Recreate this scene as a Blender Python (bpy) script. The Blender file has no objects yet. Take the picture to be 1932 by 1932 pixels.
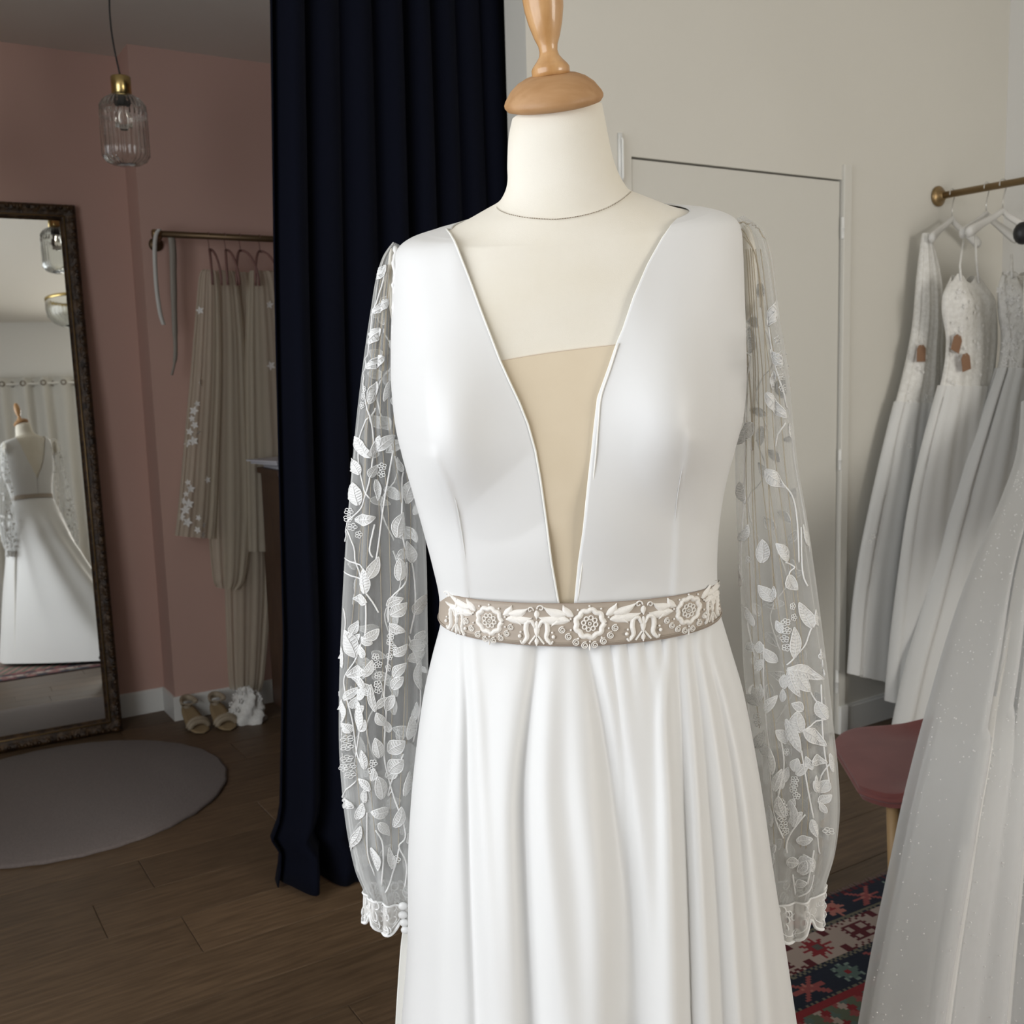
import bpy, bmesh, math, random
from mathutils import Vector, Matrix
random.seed(7)
sc = bpy.context.scene
# ------------------------------------------------------------------ camera, world, lights, exposure
CAMH, FPX = 1.52, 1950.0
_D = Vector((434, 14834, 1950.0)).normalized()          # world down seen by the camera (right, down, forward)
_Z = -_D
_F = Vector((0, 0, 1)); _Y = (_F - _F.dot(_Z)*_Z).normalized(); _X = _Y.cross(_Z)
if _X.x < 0: _X = -_X
CAMP = Vector((0, 0, CAMH))
def c2w(c): return Vector((_X.dot(c), _Y.dot(c), _Z.dot(c)))
def w2c(w): return _X*w.x + _Y*w.y + _Z*w.z
cd = bpy.data.cameras.new('camera'); cam = bpy.data.objects.new('camera', cd); sc.collection.objects.link(cam)
cd.sensor_width = 36; cd.lens = FPX/1932*36; cd.clip_start = .02
r_, u_, b_ = c2w(Vector((1,0,0))), c2w(Vector((0,-1,0))), c2w(Vector((0,0,-1)))
cam.matrix_world = Matrix(((r_.x,u_.x,b_.x,0),(r_.y,u_.y,b_.y,0),(r_.z,u_.z,b_.z,CAMH),(0,0,0,1)))
cd.dof.use_dof = True; cd.dof.focus_distance = 1.17; cd.dof.aperture_fstop = 13
sc.camera = cam
def ray(px, py): return c2w(Vector(((px-966)/FPX, (py-966)/FPX, 1)))
def proj(p):
    c = w2c(p - CAMP); return (966+FPX*c.x/c.z, 966+FPX*c.y/c.z)
def on_plane(px, py, n, d):
    r = ray(px, py); return CAMP + r*((d - CAMP.dot(n))/r.dot(n))
def on_z(px, py, z=0.0): return on_plane(px, py, Vector((0,0,1)), z)
AN = math.radians(58)
U = Vector((math.sin(AN), math.cos(AN), 0)); V = Vector((-math.cos(AN), math.sin(AN), 0)); ZZ = Vector((0,0,1)); YY = Vector((0,1,0))
def uvz(u, v, z): return U*u + V*v + ZZ*z
def to_uv(p): return (p.dot(U), p.dot(V))
ROT = math.atan2(U.y, U.x)

sc.view_settings.view_transform = 'Standard'; sc.view_settings.look = 'None'
sc.view_settings.exposure = 0.0; sc.view_settings.gamma = 1.0
w = bpy.data.worlds.new('world'); sc.world = w; w.use_nodes = True
w.node_tree.nodes['Background'].inputs[0].default_value = (.80,.88,1,1)
w.node_tree.nodes['Background'].inputs[1].default_value = 1.0
def area(name, loc, look, sx, sy, power, col):
    ld = bpy.data.lights.new(name, 'AREA'); ld.shape = 'RECTANGLE'; ld.size = sx; ld.size_y = sy; ld.energy = power; ld.color = col
    o = bpy.data.objects.new(name, ld); sc.collection.objects.link(o)
    o.location = loc; o.rotation_euler = (look - loc).to_track_quat('-Z','Y').to_euler(); return o
WU0, WU1, WV0, WV1 = -1.75, 4.391, -3.2, 2.827
# daylight through the shop window in the left wall; warm fill added at an invented rear window
area('daylight_shop_window', uvz(WU0-.12, .95, 1.75), uvz(2, .95, 1.35), 2.9, 2.3, 76, (.965,.98,1))
area('added_rear_fill', uvz(2.75, WV0-.12, 1.75), uvz(2.75, 1, 1.4), 1.9, 2.0, 100, (1,.95,.87))  # fill added to lift the door wall and the right-hand gowns

# ------------------------------------------------------------------ materials
def mat(name, col, rough=.6, metal=0, sheen=0, spec=.5, noise=None, bump=None, trans=None, alpha=None, coat=0, wave=None, rnd=0):
    m = bpy.data.materials.new(name); m.use_nodes = True; nt = m.node_tree; b = nt.nodes['Principled BSDF']; N = nt.nodes.new; L = nt.links.new
    c = (*col, 1); b.inputs['Base Color'].default_value = c; b.inputs['Roughness'].default_value = rough; b.inputs['Metallic'].default_value = metal
    b.inputs['Sheen Weight'].default_value = sheen; b.inputs['Specular IOR Level'].default_value = spec; b.inputs['Coat Weight'].default_value = coat
    tc = N('ShaderNodeTexCoord'); src = None
    if noise:      # (scale, second colour, stretch xyz)
        mp = N('ShaderNodeMapping'); mp.inputs['Scale'].default_value = noise[2] if len(noise) > 2 else (1,1,1)
        tx = N('ShaderNodeTexNoise'); tx.inputs['Scale'].default_value = noise[0]; tx.inputs['Detail'].default_value = 6
        L(tc.outputs['Object'], mp.inputs[0])
        if rnd:
            oi = N('ShaderNodeObjectInfo'); vm = N('ShaderNodeVectorMath'); vm.operation = 'ADD'; sc_ = N('ShaderNodeVectorMath'); sc_.operation = 'SCALE'; sc_.inputs[0].default_value = (37,19,11)
            L(oi.outputs['Random'], sc_.inputs['Scale']); L(mp.outputs[0], vm.inputs[0]); L(sc_.outputs[0], vm.inputs[1]); L(vm.outputs[0], tx.inputs['Vector'])
        else: L(mp.outputs[0], tx.inputs['Vector'])
        rp = N('ShaderNodeValToRGB'); rp.color_ramp.elements[0].position = .35; rp.color_ramp.elements[1].position = .68
        rp.color_ramp.elements[0].color = c; rp.color_ramp.elements[1].color = (*noise[1], 1)
        L(tx.outputs[0], rp.inputs[0]); src = rp.outputs[0]
        if rnd:
            hs = N('ShaderNodeHueSaturation'); mr = N('ShaderNodeMapRange'); mr.inputs[3].default_value = 1-rnd; mr.inputs[4].default_value = 1+rnd
            L(oi.outputs['Random'], mr.inputs[0]); L(mr.outputs[0], hs.inputs['Value']); L(src, hs.inputs['Color']); src = hs.outputs[0]
        L(src, b.inputs['Base Color'])
    if bump:       # (scale, strength, distance, stretch)
        mp = N('ShaderNodeMapping'); mp.inputs['Scale'].default_value = bump[3] if len(bump) > 3 else (1,1,1)
        tx = N('ShaderNodeTexNoise'); tx.inputs['Scale'].default_value = bump[0]; tx.inputs['Detail'].default_value = 3
        bp = N('ShaderNodeBump'); bp.inputs['Strength'].default_value = bump[1]; bp.inputs['Distance'].default_value = bump[2]
        L(tc.outputs['Object'], mp.inputs[0]); L(mp.outputs[0], tx.inputs['Vector']); L(tx.outputs[0], bp.inputs['Height']); L(bp.outputs[0], b.inputs['Normal'])
    last = b.outputs[0]
    if trans:      # share of light passing through as translucency
        tr = N('ShaderNodeBsdfTranslucent'); mx = N('ShaderNodeMixShader'); mx.inputs[0].default_value = trans
        tr.inputs[0].default_value = c
        if src: L(src, tr.inputs[0])
        L(last, mx.inputs[1]); L(tr.outputs[0], mx.inputs[2]); last = mx.outputs[0]
    if alpha is not None:
        tp = N('ShaderNodeBsdfTransparent'); mx = N('ShaderNodeMixShader'); mx.inputs[0].default_value = alpha
        # net holds more thread in line of sight when seen edge-on
        lw = N('ShaderNodeLayerWeight'); lw.inputs[0].default_value = .35; mr = N('ShaderNodeMapRange'); mr.inputs[3].default_value = alpha; mr.inputs[4].default_value = min(1, alpha*2.1)
        L(lw.outputs['Facing'], mr.inputs[0]); L(mr.outputs[0], mx.inputs[0])
        L(tp.outputs[0], mx.inputs[1]); L(last, mx.inputs[2]); last = mx.outputs[0]
    L(last, nt.nodes['Material Output'].inputs[0]); return m
M = dict(
 satin = mat('satin', (.74,.74,.73), .42, sheen=.15, spec=.45, bump=(1400,.05,.0003)),
 skirt = mat('skirt_crepe', (.74,.74,.73), .46, sheen=.1, spec=.45, bump=(1600,.05,.0003)),
 piping = mat('satin_edge', (.86,.85,.80), .5),
 linen = mat('mannequin_cotton', (.76,.71,.60), .9, sheen=.2, noise=(9,(.80,.76,.67)), bump=(900,.25,.0006)),
 stitch = mat('brown_stitch', (.26,.20,.14), .8),
 skinmesh = mat('nude_mesh', (.66,.56,.41), .8, noise=(6,(.72,.62,.47)), bump=(1500,.1,.0003)),
 nudeseam = mat('nude_edge', (.72,.62,.50), .8),
 oak = mat('varnished_beech', (.47,.25,.095), .3, coat=.35, noise=(11,(.60,.35,.155),(6,6,1)), bump=(60,.15,.0006,(8,8,1))),
 oakdull = mat('matt_beech', (.40,.215,.09), .55, noise=(13,(.48,.28,.135),(1,6,6)), bump=(70,.15,.0006)),
 tulle = mat('sleeve_tulle', (.80,.81,.80), .8, trans=.35, alpha=.235),
 thread = mat('embroidery_thread', (.91,.91,.90), .5, sheen=.2, trans=.08, bump=(1200,.35,.0006)),
 leafnet = mat('leaf_stitching', (.90,.90,.885), .6, trans=.12, alpha=.86, bump=(1500,.4,.0006)),
 cufflace = mat('cuff_net', (.84,.83,.80), .7, trans=.2, alpha=.6),
 beltlace = mat('belt_lace_thread', (.86,.83,.78), .6, bump=(900,.5,.0008)),
 taupe = mat('taupe_ribbon', (.37,.31,.25), .5, noise=(5,(.42,.355,.29)), bump=(700,.25,.0004,(8,8,.5))),
 taupedark = mat('taupe_edge', (.30,.235,.19), .6),
 wallw = mat('warm_white_paint', (.64,.62,.56), .85, noise=(1.3,(.66,.64,.58)), bump=(120,.08,.001)),
 wallw2 = mat('white_paint', (.72,.71,.68), .85, bump=(120,.08,.001)),
 ceil = mat('ceiling_paint', (.74,.71,.65), .9),
 pink = mat('pink_paint', (.56,.365,.305), .85, noise=(1.1,(.58,.38,.32)), bump=(120,.08,.001)),
 whitegloss = mat('white_gloss_paint', (.76,.76,.73), .4),
 doorpaint = mat('door_paint', (.63,.615,.56), .6),
 dark_gap = mat('shadow_gap_lining', (.25,.24,.21), .9),
 navy = mat('navy_curtain', (.0028,.0036,.0085), .95, sheen=.01, spec=.08, bump=(700,.3,.0006)),
 plank = mat('oak_plank', (.088,.055,.030), .5, spec=.4, noise=(5,(.140,.090,.051),(1.6,17,6)), bump=(50,.15,.0012,(1,14,1)), rnd=.17),
 grout = mat('plank_joint', (.155,.12,.09), .8),
 rrug = mat('taupe_short_pile', (.155,.128,.118), 1, sheen=.1, noise=(120,(.18,.15,.138)), bump=(260,.6,.004)),
 gilt = mat('aged_gilt_wood', (.020,.010,.005), .42, metal=.2, noise=(38,(.085,.045,.016)), bump=(90,.7,.005)),
 giltline = mat('gilt_bead', (.30,.20,.09), .35, metal=.6),
 brass = mat('brushed_brass', (.62,.47,.20), .25, metal=1),
 antbrass = mat('antique_brass', (.30,.205,.10), .38, metal=.8, bump=(60,.2,.001)),
 darkbrass = mat('dark_brass', (.13,.085,.045), .42, metal=.7),
 black = mat('black_cable', (.01,.01,.01), .6),
 blackplastic = mat('black_plastic', (.008,.008,.010), .45),
 whitewood = mat('white_hanger_wood', (.72,.71,.68), .5),
 wire = mat('hanger_wire', (.60,.59,.56), .3, metal=.7),
 rosewood = mat('rose_hanger_wood', (.20,.10,.085), .5),
 cab = mat('dark_stained_wood', (.050,.024,.014), .45, noise=(8,(.075,.038,.022),(4,4,1))),
 paper = mat('paper', (.52,.52,.56), .9),
 kraft = mat('kraft_card', (.27,.15,.09), .85, noise=(90,(.30,.17,.10))),
 shoe = mat('beige_satin_shoe', (.34,.28,.20), .5), shoein = mat('tan_insole', (.30,.22,.12), .7),
 velvet = mat('rose_velvet', (.19,.058,.053), .9, sheen=.25, noise=(14,(.22,.07,.064)), bump=(300,.3,.001)),
 beech = mat('pale_beech', (.44,.28,.13), .5, noise=(10,(.50,.34,.17),(5,5,1))),
 veil = mat('ivory_tulle', (.68,.61,.49), .8, trans=.3, alpha=.50),
 veillace = mat('veil_lace', (.88,.87,.84), .6, trans=.2),
 lace = mat('beaded_lace', (.88,.87,.83), .6, trans=.1, noise=(70,(.76,.745,.70)), bump=(150,.7,.003)),
 gtulle = mat('white_skirt_tulle', (.86,.86,.84), .8, trans=.15, alpha=.8),
 glit = mat('glitter_tulle', (.80,.81,.82), .7, trans=.25, alpha=.46),
 lining = mat('skirt_lining', (.85,.85,.84), .7, trans=.12),
 sequin = mat('sequin', (1,1,1), .25, spec=1, coat=1),
 wcurt = mat('white_curtain', (.76,.75,.71), .85, trans=.3),
 ribbon = mat('white_ribbon', (.62,.61,.57), .5), ribbond = mat('grey_ribbon', (.30,.27,.23), .6),
 bluebook = mat('blue_grey_cover', (.12,.14,.20), .6),
 fringe = mat('rug_fringe', (.20,.13,.12), .9),
)
def glassmat(name, rough, col):
    m = mat(name, col, rough); b = m.node_tree.nodes['Principled BSDF']; b.inputs['Transmission Weight'].default_value = 1; b.inputs['IOR'].default_value = 1.45; return m
M['glass'] = glassmat('ribbed_glass', .05, (.93,.95,.94))
M['bulb'] = glassmat('clear_bulb', .02, (.95,.9,.85))
M['pane'] = glassmat('window_pane', .0, (1,1,1))
M['mirror'] = mat('silvered_mirror', (.84,.85,.83), .012, metal=1)
# rug material reads its dyes from a colour attribute
m = bpy.data.materials.new('knotted_wool'); m.use_nodes = True; nt = m.node_tree; b = nt.nodes['Principled BSDF']; b.inputs['Roughness'].default_value = .95
at_ = nt.nodes.new('ShaderNodeAttribute'); at_.attribute_name = 'dye'; nt.links.new(at_.outputs['Color'], b.inputs['Base Color'])
tx = nt.nodes.new('ShaderNodeTexNoise'); tx.inputs['Scale'].default_value = 320; bp = nt.nodes.new('ShaderNodeBump'); bp.inputs['Strength'].default_value = .6; bp.inputs['Distance'].default_value = .003
nt.links.new(tx.outputs[0], bp.inputs['Height']); nt.links.new(bp.outputs[0], b.inputs['Normal']); M['wool'] = m

# ------------------------------------------------------------------ object helpers
C = sc.collection.objects
def props(o, label=None, cat=None, group=None, kind=None):
    if label: o['label'] = label
    if cat: o['category'] = cat
    if group: o['group'] = group
    if kind: o['kind'] = kind
    return o
def empty(name, loc, label, cat, group=None, kind=None):
    o = bpy.data.objects.new(name, None); o.location = loc; o.empty_display_size = .1; C.link(o); return props(o, label, cat, group, kind)
def worldloc(o):
    p = Vector((0,0,0))
    while o: p += o.location; o = o.parent
    return p
def mesh(name, Vs, Fs, mt, parent=None, smooth=True, base=None, label=None, kind=None):
    """vertices in world coordinates; the object sits at its parent (or at base)"""
    me = bpy.data.meshes.new(name); off = worldloc(parent) if parent else (base or Vector((0,0,0)))
    me.from_pydata([(Vector(p)-off)[:] for p in Vs], [], Fs); me.materials.append(M[mt] if isinstance(mt, str) else mt)
    if smooth: me.polygons.foreach_set('use_smooth', [True]*len(me.polygons))
    me.update(); o = bpy.data.objects.new(name, me); C.link(o)
    if parent: o.parent = parent
    else: o.location = off
    if label: o['label'] = label
    if kind: o['kind'] = kind
    return o
class MB:
    def __init__(s): s.v = []; s.f = []
    def add(s, V_, F_):
        n = len(s.v); s.v += [Vector(p) for p in V_]; s.f += [[i+n for i in f] for f in F_]; return s
    def box(s, o, a, b, c):           # corner-less box: centre o, half vectors a b c
        P = [o+a*i+b*j+c*k for i in (-1,1) for j in (-1,1) for k in (-1,1)]
        F_ = [(0,1,3,2),(4,6,7,5),(0,4,5,1),(2,3,7,6),(0,2,6,4),(1,5,7,3)]
        if a.cross(b).dot(c) < 0: F_ = [f[::-1] for f in F_]
        return s.add(P, F_)
    def bevelbox(s, o, a, b, c, e):   # box with chamfered edges along c
        pts = []; la, lb = a.length, b.length; ua, ub = a.normalized(), b.normalized()
        ring = [(la-e,lb),(la,lb-e),(la,-lb+e),(la-e,-lb),(-la+e,-lb),(-la,-lb+e),(-la,lb-e),(-la+e,lb)]
        for k in (-1,1): pts += [o+ua*x+ub*y+c*k for x, y in ring]
        F_ = [list(range(7,-1,-1)), list(range(8,16))] + [(i,(i+1)%8,8+(i+1)%8,8+i) for i in range(8)]
        if a.cross(b).dot(c) > 0: F_ = [list(f)[::-1] for f in F_]
        return s.add(pts, F_)
    def tube(s, P, r, n=6, close=False, cap=True, flat=1.0, nrm=None):
        P = [Vector(p) for p in P]; k = len(P)
        if k < 2: return s
        rr = r if isinstance(r, (list, tuple)) else [r]*k
        up = None; base = len(s.v)
        for i in range(k):
            a = P[(i-1)%k] if (close or i > 0) else P[i]; b = P[(i+1)%k] if (close or i < k-1) else P[i]
            t = (b-a).normalized() if (b-a).length > 1e-9 else Vector((0,0,1))
            if up is None:
                up = t.orthogonal().normalized() if nrm is None else nrm
            up = (up - t*up.dot(t))
            up = up.normalized() if up.length > 1e-6 else t.orthogonal().normalized()
            sd = t.cross(up)
            for j in range(n):
                an = 2*math.pi*j/n; s.v.append(P[i] + sd*(math.cos(an)*rr[i]) + up*(math.sin(an)*rr[i]*flat))
        for i in range(k if close else k-1):
            for j in range(n):
                a = base+i*n; b = base+((i+1)%k)*n; s.f.append([a+j, a+(j+1)%n, b+(j+1)%n, b+j])
        if cap and not close:
            s.f.append([base+j for j in range(n)][::-1]); s.f.append([base+(k-1)*n+j for j in range(n)])
        return s
    def lathe(s, o, ax, prof, n=32, flute=0, fl=0, closed=False):
        ax = ax.normalized(); e1 = ax.orthogonal().normalized(); e2 = ax.cross(e1); base = len(s.v)
        for r, h in prof:
            for j in range(n):
                an = 2*math.pi*j/n; q = r*(1+fl*math.cos(flute*an)) if flute else r
                s.v.append(o + ax*h + e1*(q*math.cos(an)) + e2*(q*math.sin(an)))
        for i in range(len(prof)-1):
            for j in range(n): s.f.append([base+i*n+j, base+i*n+(j+1)%n, base+(i+1)*n+(j+1)%n, base+(i+1)*n+j])
        return s
    def ball(s, o, r, n=8, sc_=(1,1,1)):
        base = len(s.v); m_ = n//2
        for i in range(m_+1):
            th = math.pi*i/m_
            for j in range(n):
                ph = 2*math.pi*j/n; s.v.append(o + Vector((r*sc_[0]*math.sin(th)*math.cos(ph), r*sc_[1]*math.sin(th)*math.sin(ph), r*sc_[2]*math.cos(th))))
        for i in range(m_):
            for j in range(n): s.f.append([base+i*n+j, base+(i+1)*n+j, base+(i+1)*n+(j+1)%n, base+i*n+(j+1)%n])
        return s
    def grid(s, rows, close=False):
        base = len(s.v); n = len(rows[0])
        for r in rows: s.v += [Vector(p) for p in r]
        for i in range(len(rows)-1):
            for j in range(n if close else n-1): s.f.append([base+i*n+j, base+i*n+(j+1)%n, base+(i+1)*n+(j+1)%n, base+(i+1)*n+j])
        return s
    def out(s, name, mt, parent=None, **k): return mesh(name, s.v, s.f, mt, parent, **k)
def solid(o, th, off=0):
    md = o.modifiers.new('thick', 'SOLIDIFY'); md.thickness = th; md.offset = off; return o
def interp(tab, x):
    if x <= tab[0][0]: return tab[0][1]
    for (a, va), (b, vb) in zip(tab, tab[1:]):
        if x <= b:
            k = (x-a)/(b-a); return va+(vb-va)*k
    return tab[-1][1]
def sinterp(tab, x):                   # smooth (cubic) table
    if x <= tab[0][0]: return tab[0][1]
    if x >= tab[-1][0]: return tab[-1][1]
    for i in range(len(tab)-1):
        if x <= tab[i+1][0]:
            x1, y1 = tab[i]; x2, y2 = tab[i+1]; x0, y0 = tab[max(i-1,0)]; x3, y3 = tab[min(i+2,len(tab)-1)]
            m1 = (y2-y0)/(x2-x0) if x2 != x0 else 0; m2 = (y3-y1)/(x3-x1) if x3 != x1 else 0
            h = x2-x1; t = (x-x1)/h
            return (2*t**3-3*t*t+1)*y1+(t**3-2*t*t+t)*h*m1+(-2*t**3+3*t*t)*y2+(t**3-t*t)*h*m2
def curve_pts(P, n=8):                 # Catmull-Rom through 2D/3D points
    P = [Vector(p) for p in P]; out = []
    for i in range(len(P)-1):
        p0 = P[max(i-1,0)]; p1 = P[i]; p2 = P[i+1]; p3 = P[min(i+2,len(P)-1)]
        for k in range(n):
            t = k/n; out.append(.5*((2*p1)+(p2-p0)*t+(2*p0-5*p1+4*p2-p3)*t*t+(3*p1-p0-3*p2+p3)*t**3))
    out.append(P[-1]); return out

class Surf:
    """closed garment / body surface lofted through level sections; rows: (Lx,Ly,Rx,Ry,front,back,dip[,plane shift])"""
    def __init__(s, rows, n, d, disp=None, flat=False):
        s.flat = flat; s.n = n; s.rows = []; s.disp = disp; s.px = []
        for r in rows:
            sh = r[7] if len(r) > 7 else 0
            L = on_plane(r[0], r[1], n, d+sh); R = on_plane(r[2], r[3], n, d+sh)
            D = ((L+R)/2 - CAMP).length; k = math.sqrt(max(.3, 1-(r[4]/D)**2)); c = (L+R)/2; h = (R-L)/2*k
            s.rows.append([c, h, r[4], r[5], r[6]]); s.px.append(r[:4])
        s.N = len(rows)-1
    def sec(s, v):
        v = min(max(v, 0), s.N-1e-6); i = int(v); t = v-i
        a = s.rows[max(i-1,0)]; b = s.rows[i]; c = s.rows[i+1]; d = s.rows[min(i+2,s.N)]
        return [.5*((2*q)+(r-p)*t+(2*p-5*q+4*r-w_)*t*t+(3*q-p-3*r+w_)*t**3) for p,q,r,w_ in zip(a,b,c,d)]
    def S(s, v, t, off=0):
        c, h, f, b, fz = s.sec(v); ct, st = math.cos(t), math.sin(t)
        p = c + h*ct - s.n*((f if st > 0 else b)*st) + ZZ*(fz*st)
        if s.disp: p = p + s.disp(s, v, t, p, c)
        if off:
            e = .01; q = s.S(v, t+e); w_ = s.S(min(v+e*2, s.N-1e-6), t); 
            if v > s.N-e*3: w_ = p*2 - s.S(v-e*2, t)
            nn = (q-p).cross(w_-p)
            if nn.length > 1e-12:
                nn.normalize()
                if nn.dot(p-c) < 0: nn = -nn
                p = p + nn*off
        return p
    def start(s, px, py):
        # section whose line passes nearest py
        best = 0; bd = 1e9
        for i in range(s.N):
            a, b = s.px[i], s.px[i+1]
            for k in range(5):
                q = k/5; L = (a[0]+(b[0]-a[0])*q, a[1]+(b[1]-a[1])*q); R = (a[2]+(b[2]-a[2])*q, a[3]+(b[3]-a[3])*q)
                w_ = (px-L[0])/(R[0]-L[0]); y = L[1]+(R[1]-L[1])*min(max(w_,0),1)
                if abs(y-py) < bd: bd = abs(y-py); best = i+q; x = w_
        return best, math.acos(min(max(2*x-1, -.995), .995))
    def at(s, px, py, off=0, back=False):
        v, t = s.start(px, py); sg = -1 if back else 1; dsp = s.disp
        if s.flat: s.disp = None
        for k in range(6):
            a = proj(s.S(v, sg*t)); ex, ey = px-a[0], py-a[1]
            if abs(ex)+abs(ey) < .3: break
            e = .004; b = proj(s.S(v, sg*(t+e))); vv = v+e if v < s.N-.01 else v-e; c = proj(s.S(vv, sg*t))
            xt, yt = (b[0]-a[0])/e, (b[1]-a[1])/e; xv, yv = (c[0]-a[0])/(vv-v), (c[1]-a[1])/(vv-v)
            det = xt*yv-xv*yt
            if abs(det) < 1e-6: break
            dt = (ex*yv-xv*ey)/det; dv = (xt*ey-ex*yt)/det
            t = min(max(t+max(-.4,min(.4,dt)), .03), math.pi-.03); v = min(max(v+max(-.6,min(.6,dv)), 0), s.N-.001)
        s.disp = dsp
        return s.S(v, sg*t, off)
    def grid(s, v0, v1, nv, t0, t1, nt, off=0):
        return [[s.S(v0+(v1-v0)*i/nv, t0+(t1-t0)*j/nt, off) for j in range(nt+1)] for i in range(nv+1)]
    def closed(s, name, mt, parent, nv, nt, off=0, v0=0, v1=None, **k):
        v1 = s.N if v1 is None else v1
        mb = MB(); mb.grid([[s.S(v0+(v1-v0)*i/nv, 2*math.pi*j/nt, off) for j in range(nt)] for i in range(nv+1)], close=True)
        return mb.out(name, mt, parent, **k)

# ------------------------------------------------------------------ room shell
def wall(name, a, b, z0, z1, th, mt, out_n, kind='structure'):
    """vertical slab from a to b (floor points), thickness away from out_n"""
    mb = MB(); c = (a+b)/2 - out_n*(th/2); mb.box(c+ZZ*((z0+z1)/2), (b-a)/2, out_n*(th/2), ZZ*((z1-z0)/2)); mb.v = [Vector(p) for p in mb.v]
    o = mb.out(name, mt, None, smooth=False, base=Vector((c.x, c.y, z0))); o['kind'] = kind; return o
HC, HF = 3.45, 2.955
FE = 5.2
# floor: joint bed and planks
fc = uvz((WU0+WU1)/2, (WV0+FE)/2, -.012)
floor = MB().box(fc, U*((WU1-WU0)/2+.1), V*((FE-WV0)/2+.1), ZZ*.008).out('floor', 'grout', None, smooth=False, base=Vector((fc.x, fc.y, -.02))); floor['kind'] = 'structure'
PW, PL = .225, 1.30
pm = {}
def plank_mesh(l):
    key = round(l, 3)
    if key not in pm:
        me = bpy.data.meshes.new('plank'); mb = MB(); h = PW/2-.0011; a = l/2-.0011; e = .0012
        pts = [(-a,-h,-.006),(a,-h,-.006),(a,h,-.006),(-a,h,-.006),(-a,-h,-e),(a,-h,-e),(a,h,-e),(-a,h,-e),(-a+e,-h+e,0),(a-e,-h+e,0),(a-e,h-e,0),(-a+e,h-e,0)]
        F_ = [(3,2,1,0),(0,1,5,4),(1,2,6,5),(2,3,7,6),(3,0,4,7),(4,5,9,8),(5,6,10,9),(6,7,11,10),(7,4,8,11),(8,9,10,11)]
        me.from_pydata(pts, [], F_); me.materials.append(M['plank']); pm[key] = me
    return pm[key]
row = 0; v = 2.91 - PW*28
while v < FE:
    if v+PW > WV0:
        off = {27:.652, 26:1.075+.3, 28:.45}.get(row, (row*.47) % PL)
        u = off - PL*4
        while u < WU1:
            a = max(u, WU0); b = min(u+PL, WU1)
            if b-a > .05:
                l = b-a; o = bpy.data.objects.new('plank', plank_mesh(l)); C.link(o); o.parent = floor
                o.location = uvz((a+b)/2, v+PW/2, 0) - floor.location; o.rotation_euler = (0,0,ROT)
            u += PL
    v += PW; row += 1
wall('ceiling', uvz(WU0,(WV0+WV1)/2+.06,0), uvz(WU1,(WV0+WV1)/2+.06,0), HC, HC+.1, WV1-WV0+.12, 'ceil', V)
ceil = bpy.data.objects['ceiling']
ceil.location += V*((WV1-WV0+.12)/2)
fr = MB().box(uvz((WU0+3)/2, (WV1+.12+5.1)/2, HF+.05), U*((3-WU0)/2), V*((5.1-WV1-.12)/2), ZZ*.05).out('ceiling_fitting_room', 'ceil', None, smooth=False, base=uvz(.6,4,HF)); fr['kind'] = 'structure'
# door wall with its opening to the curtained fitting room (starts at U = DW0)
DW0 = 1.868
D0, D1, DH = 2.286, 3.324, 2.237
mb = MB(); T = .12
def slab(mb, u0, u1, z0, z1, v0=WV1, v1=WV1+T): mb.box(uvz((u0+u1)/2, (v0+v1)/2, (z0+z1)/2), U*((u1-u0)/2), V*((v1-v0)/2), ZZ*((z1-z0)/2))
slab(mb, DW0, D0-.004, 0, HC); slab(mb, D1+.004, WU1+.1, 0, HC); slab(mb, D0-.004, D1+.004, DH+.005, HC); slab(mb, WU0, DW0, HF, HC); slab(mb, WU0, -.80, 0, HF)  # last slab: unseen wall piece added to keep light out of the fitting room
wb = mb.out('wall_back', 'wallw', None, smooth=False, base=uvz(DW0, WV1, 0)); wb['kind'] = 'structure'
door = MB().box(uvz((D0+D1)/2, WV1+.026, DH/2+.002), U*((D1-D0)/2-.0015), V*.02, ZZ*(DH/2-.004)).out('door_1', 'doorpaint', None, smooth=False, base=uvz((D0+D1)/2, WV1+.02, 0)); door['kind'] = 'structure'
mb = MB(); mb.box(uvz((D0+D1)/2, WV1+.07, DH/2), U*((D1-D0)/2+.004), V*.02, ZZ*(DH/2+.004)); mb.out('rebate', 'dark_gap', door, smooth=False)
tr = MB().bevelbox(uvz(D1+.026, WV1-.004, DH/2+.03), U*.022, V*.010, ZZ*(DH/2+.03), .003).out('trim_1', 'whitegloss', None, smooth=False, base=uvz(D1+.026, WV1, 0)); tr['kind'] = 'structure'
tr.data.materials[0] = M['doorpaint']
for py in (430, 868, 1287):
    p = on_plane(1587 if py < 600 else (1581 if py < 1000 else 1577), py, V, WV1-.008); p = uvz(D1+.002, WV1-.009, p.z)
    mb = MB(); h = .043 if py < 1200 else .05
    mb.lathe(p-ZZ*h, ZZ, [(0,0),(.006,.002),(.007,.005),(.007,h-.002),(.0085,h-.001),(.0085,h+.001),(.007,h+.002),(.007,2*h-.005),(.006,2*h-.002),(0,2*h)], 12)
    mb.box(p+V*.007+U*.012, U*.012, V*.002, ZZ*(h*.8)); mb.out('hinge', 'whitegloss', door)
# small white latch plate left of the door
p = on_plane(1171, 300, V, WV1-.005)
mb = MB().bevelbox(p, U*.009, V*.006, ZZ*.083, .003); mb.tube([p-V*.006+ZZ*.07, p-V*.012+ZZ*.06, p-V*.012-ZZ*.06, p-V*.006-ZZ*.07], .004, 6)
props(mb.out('latch_bar', 'whitegloss', None, base=p-ZZ*.08), 'narrow white vertical bar fixed on the wall beside the neck of the mannequin', 'wall bar')
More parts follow.
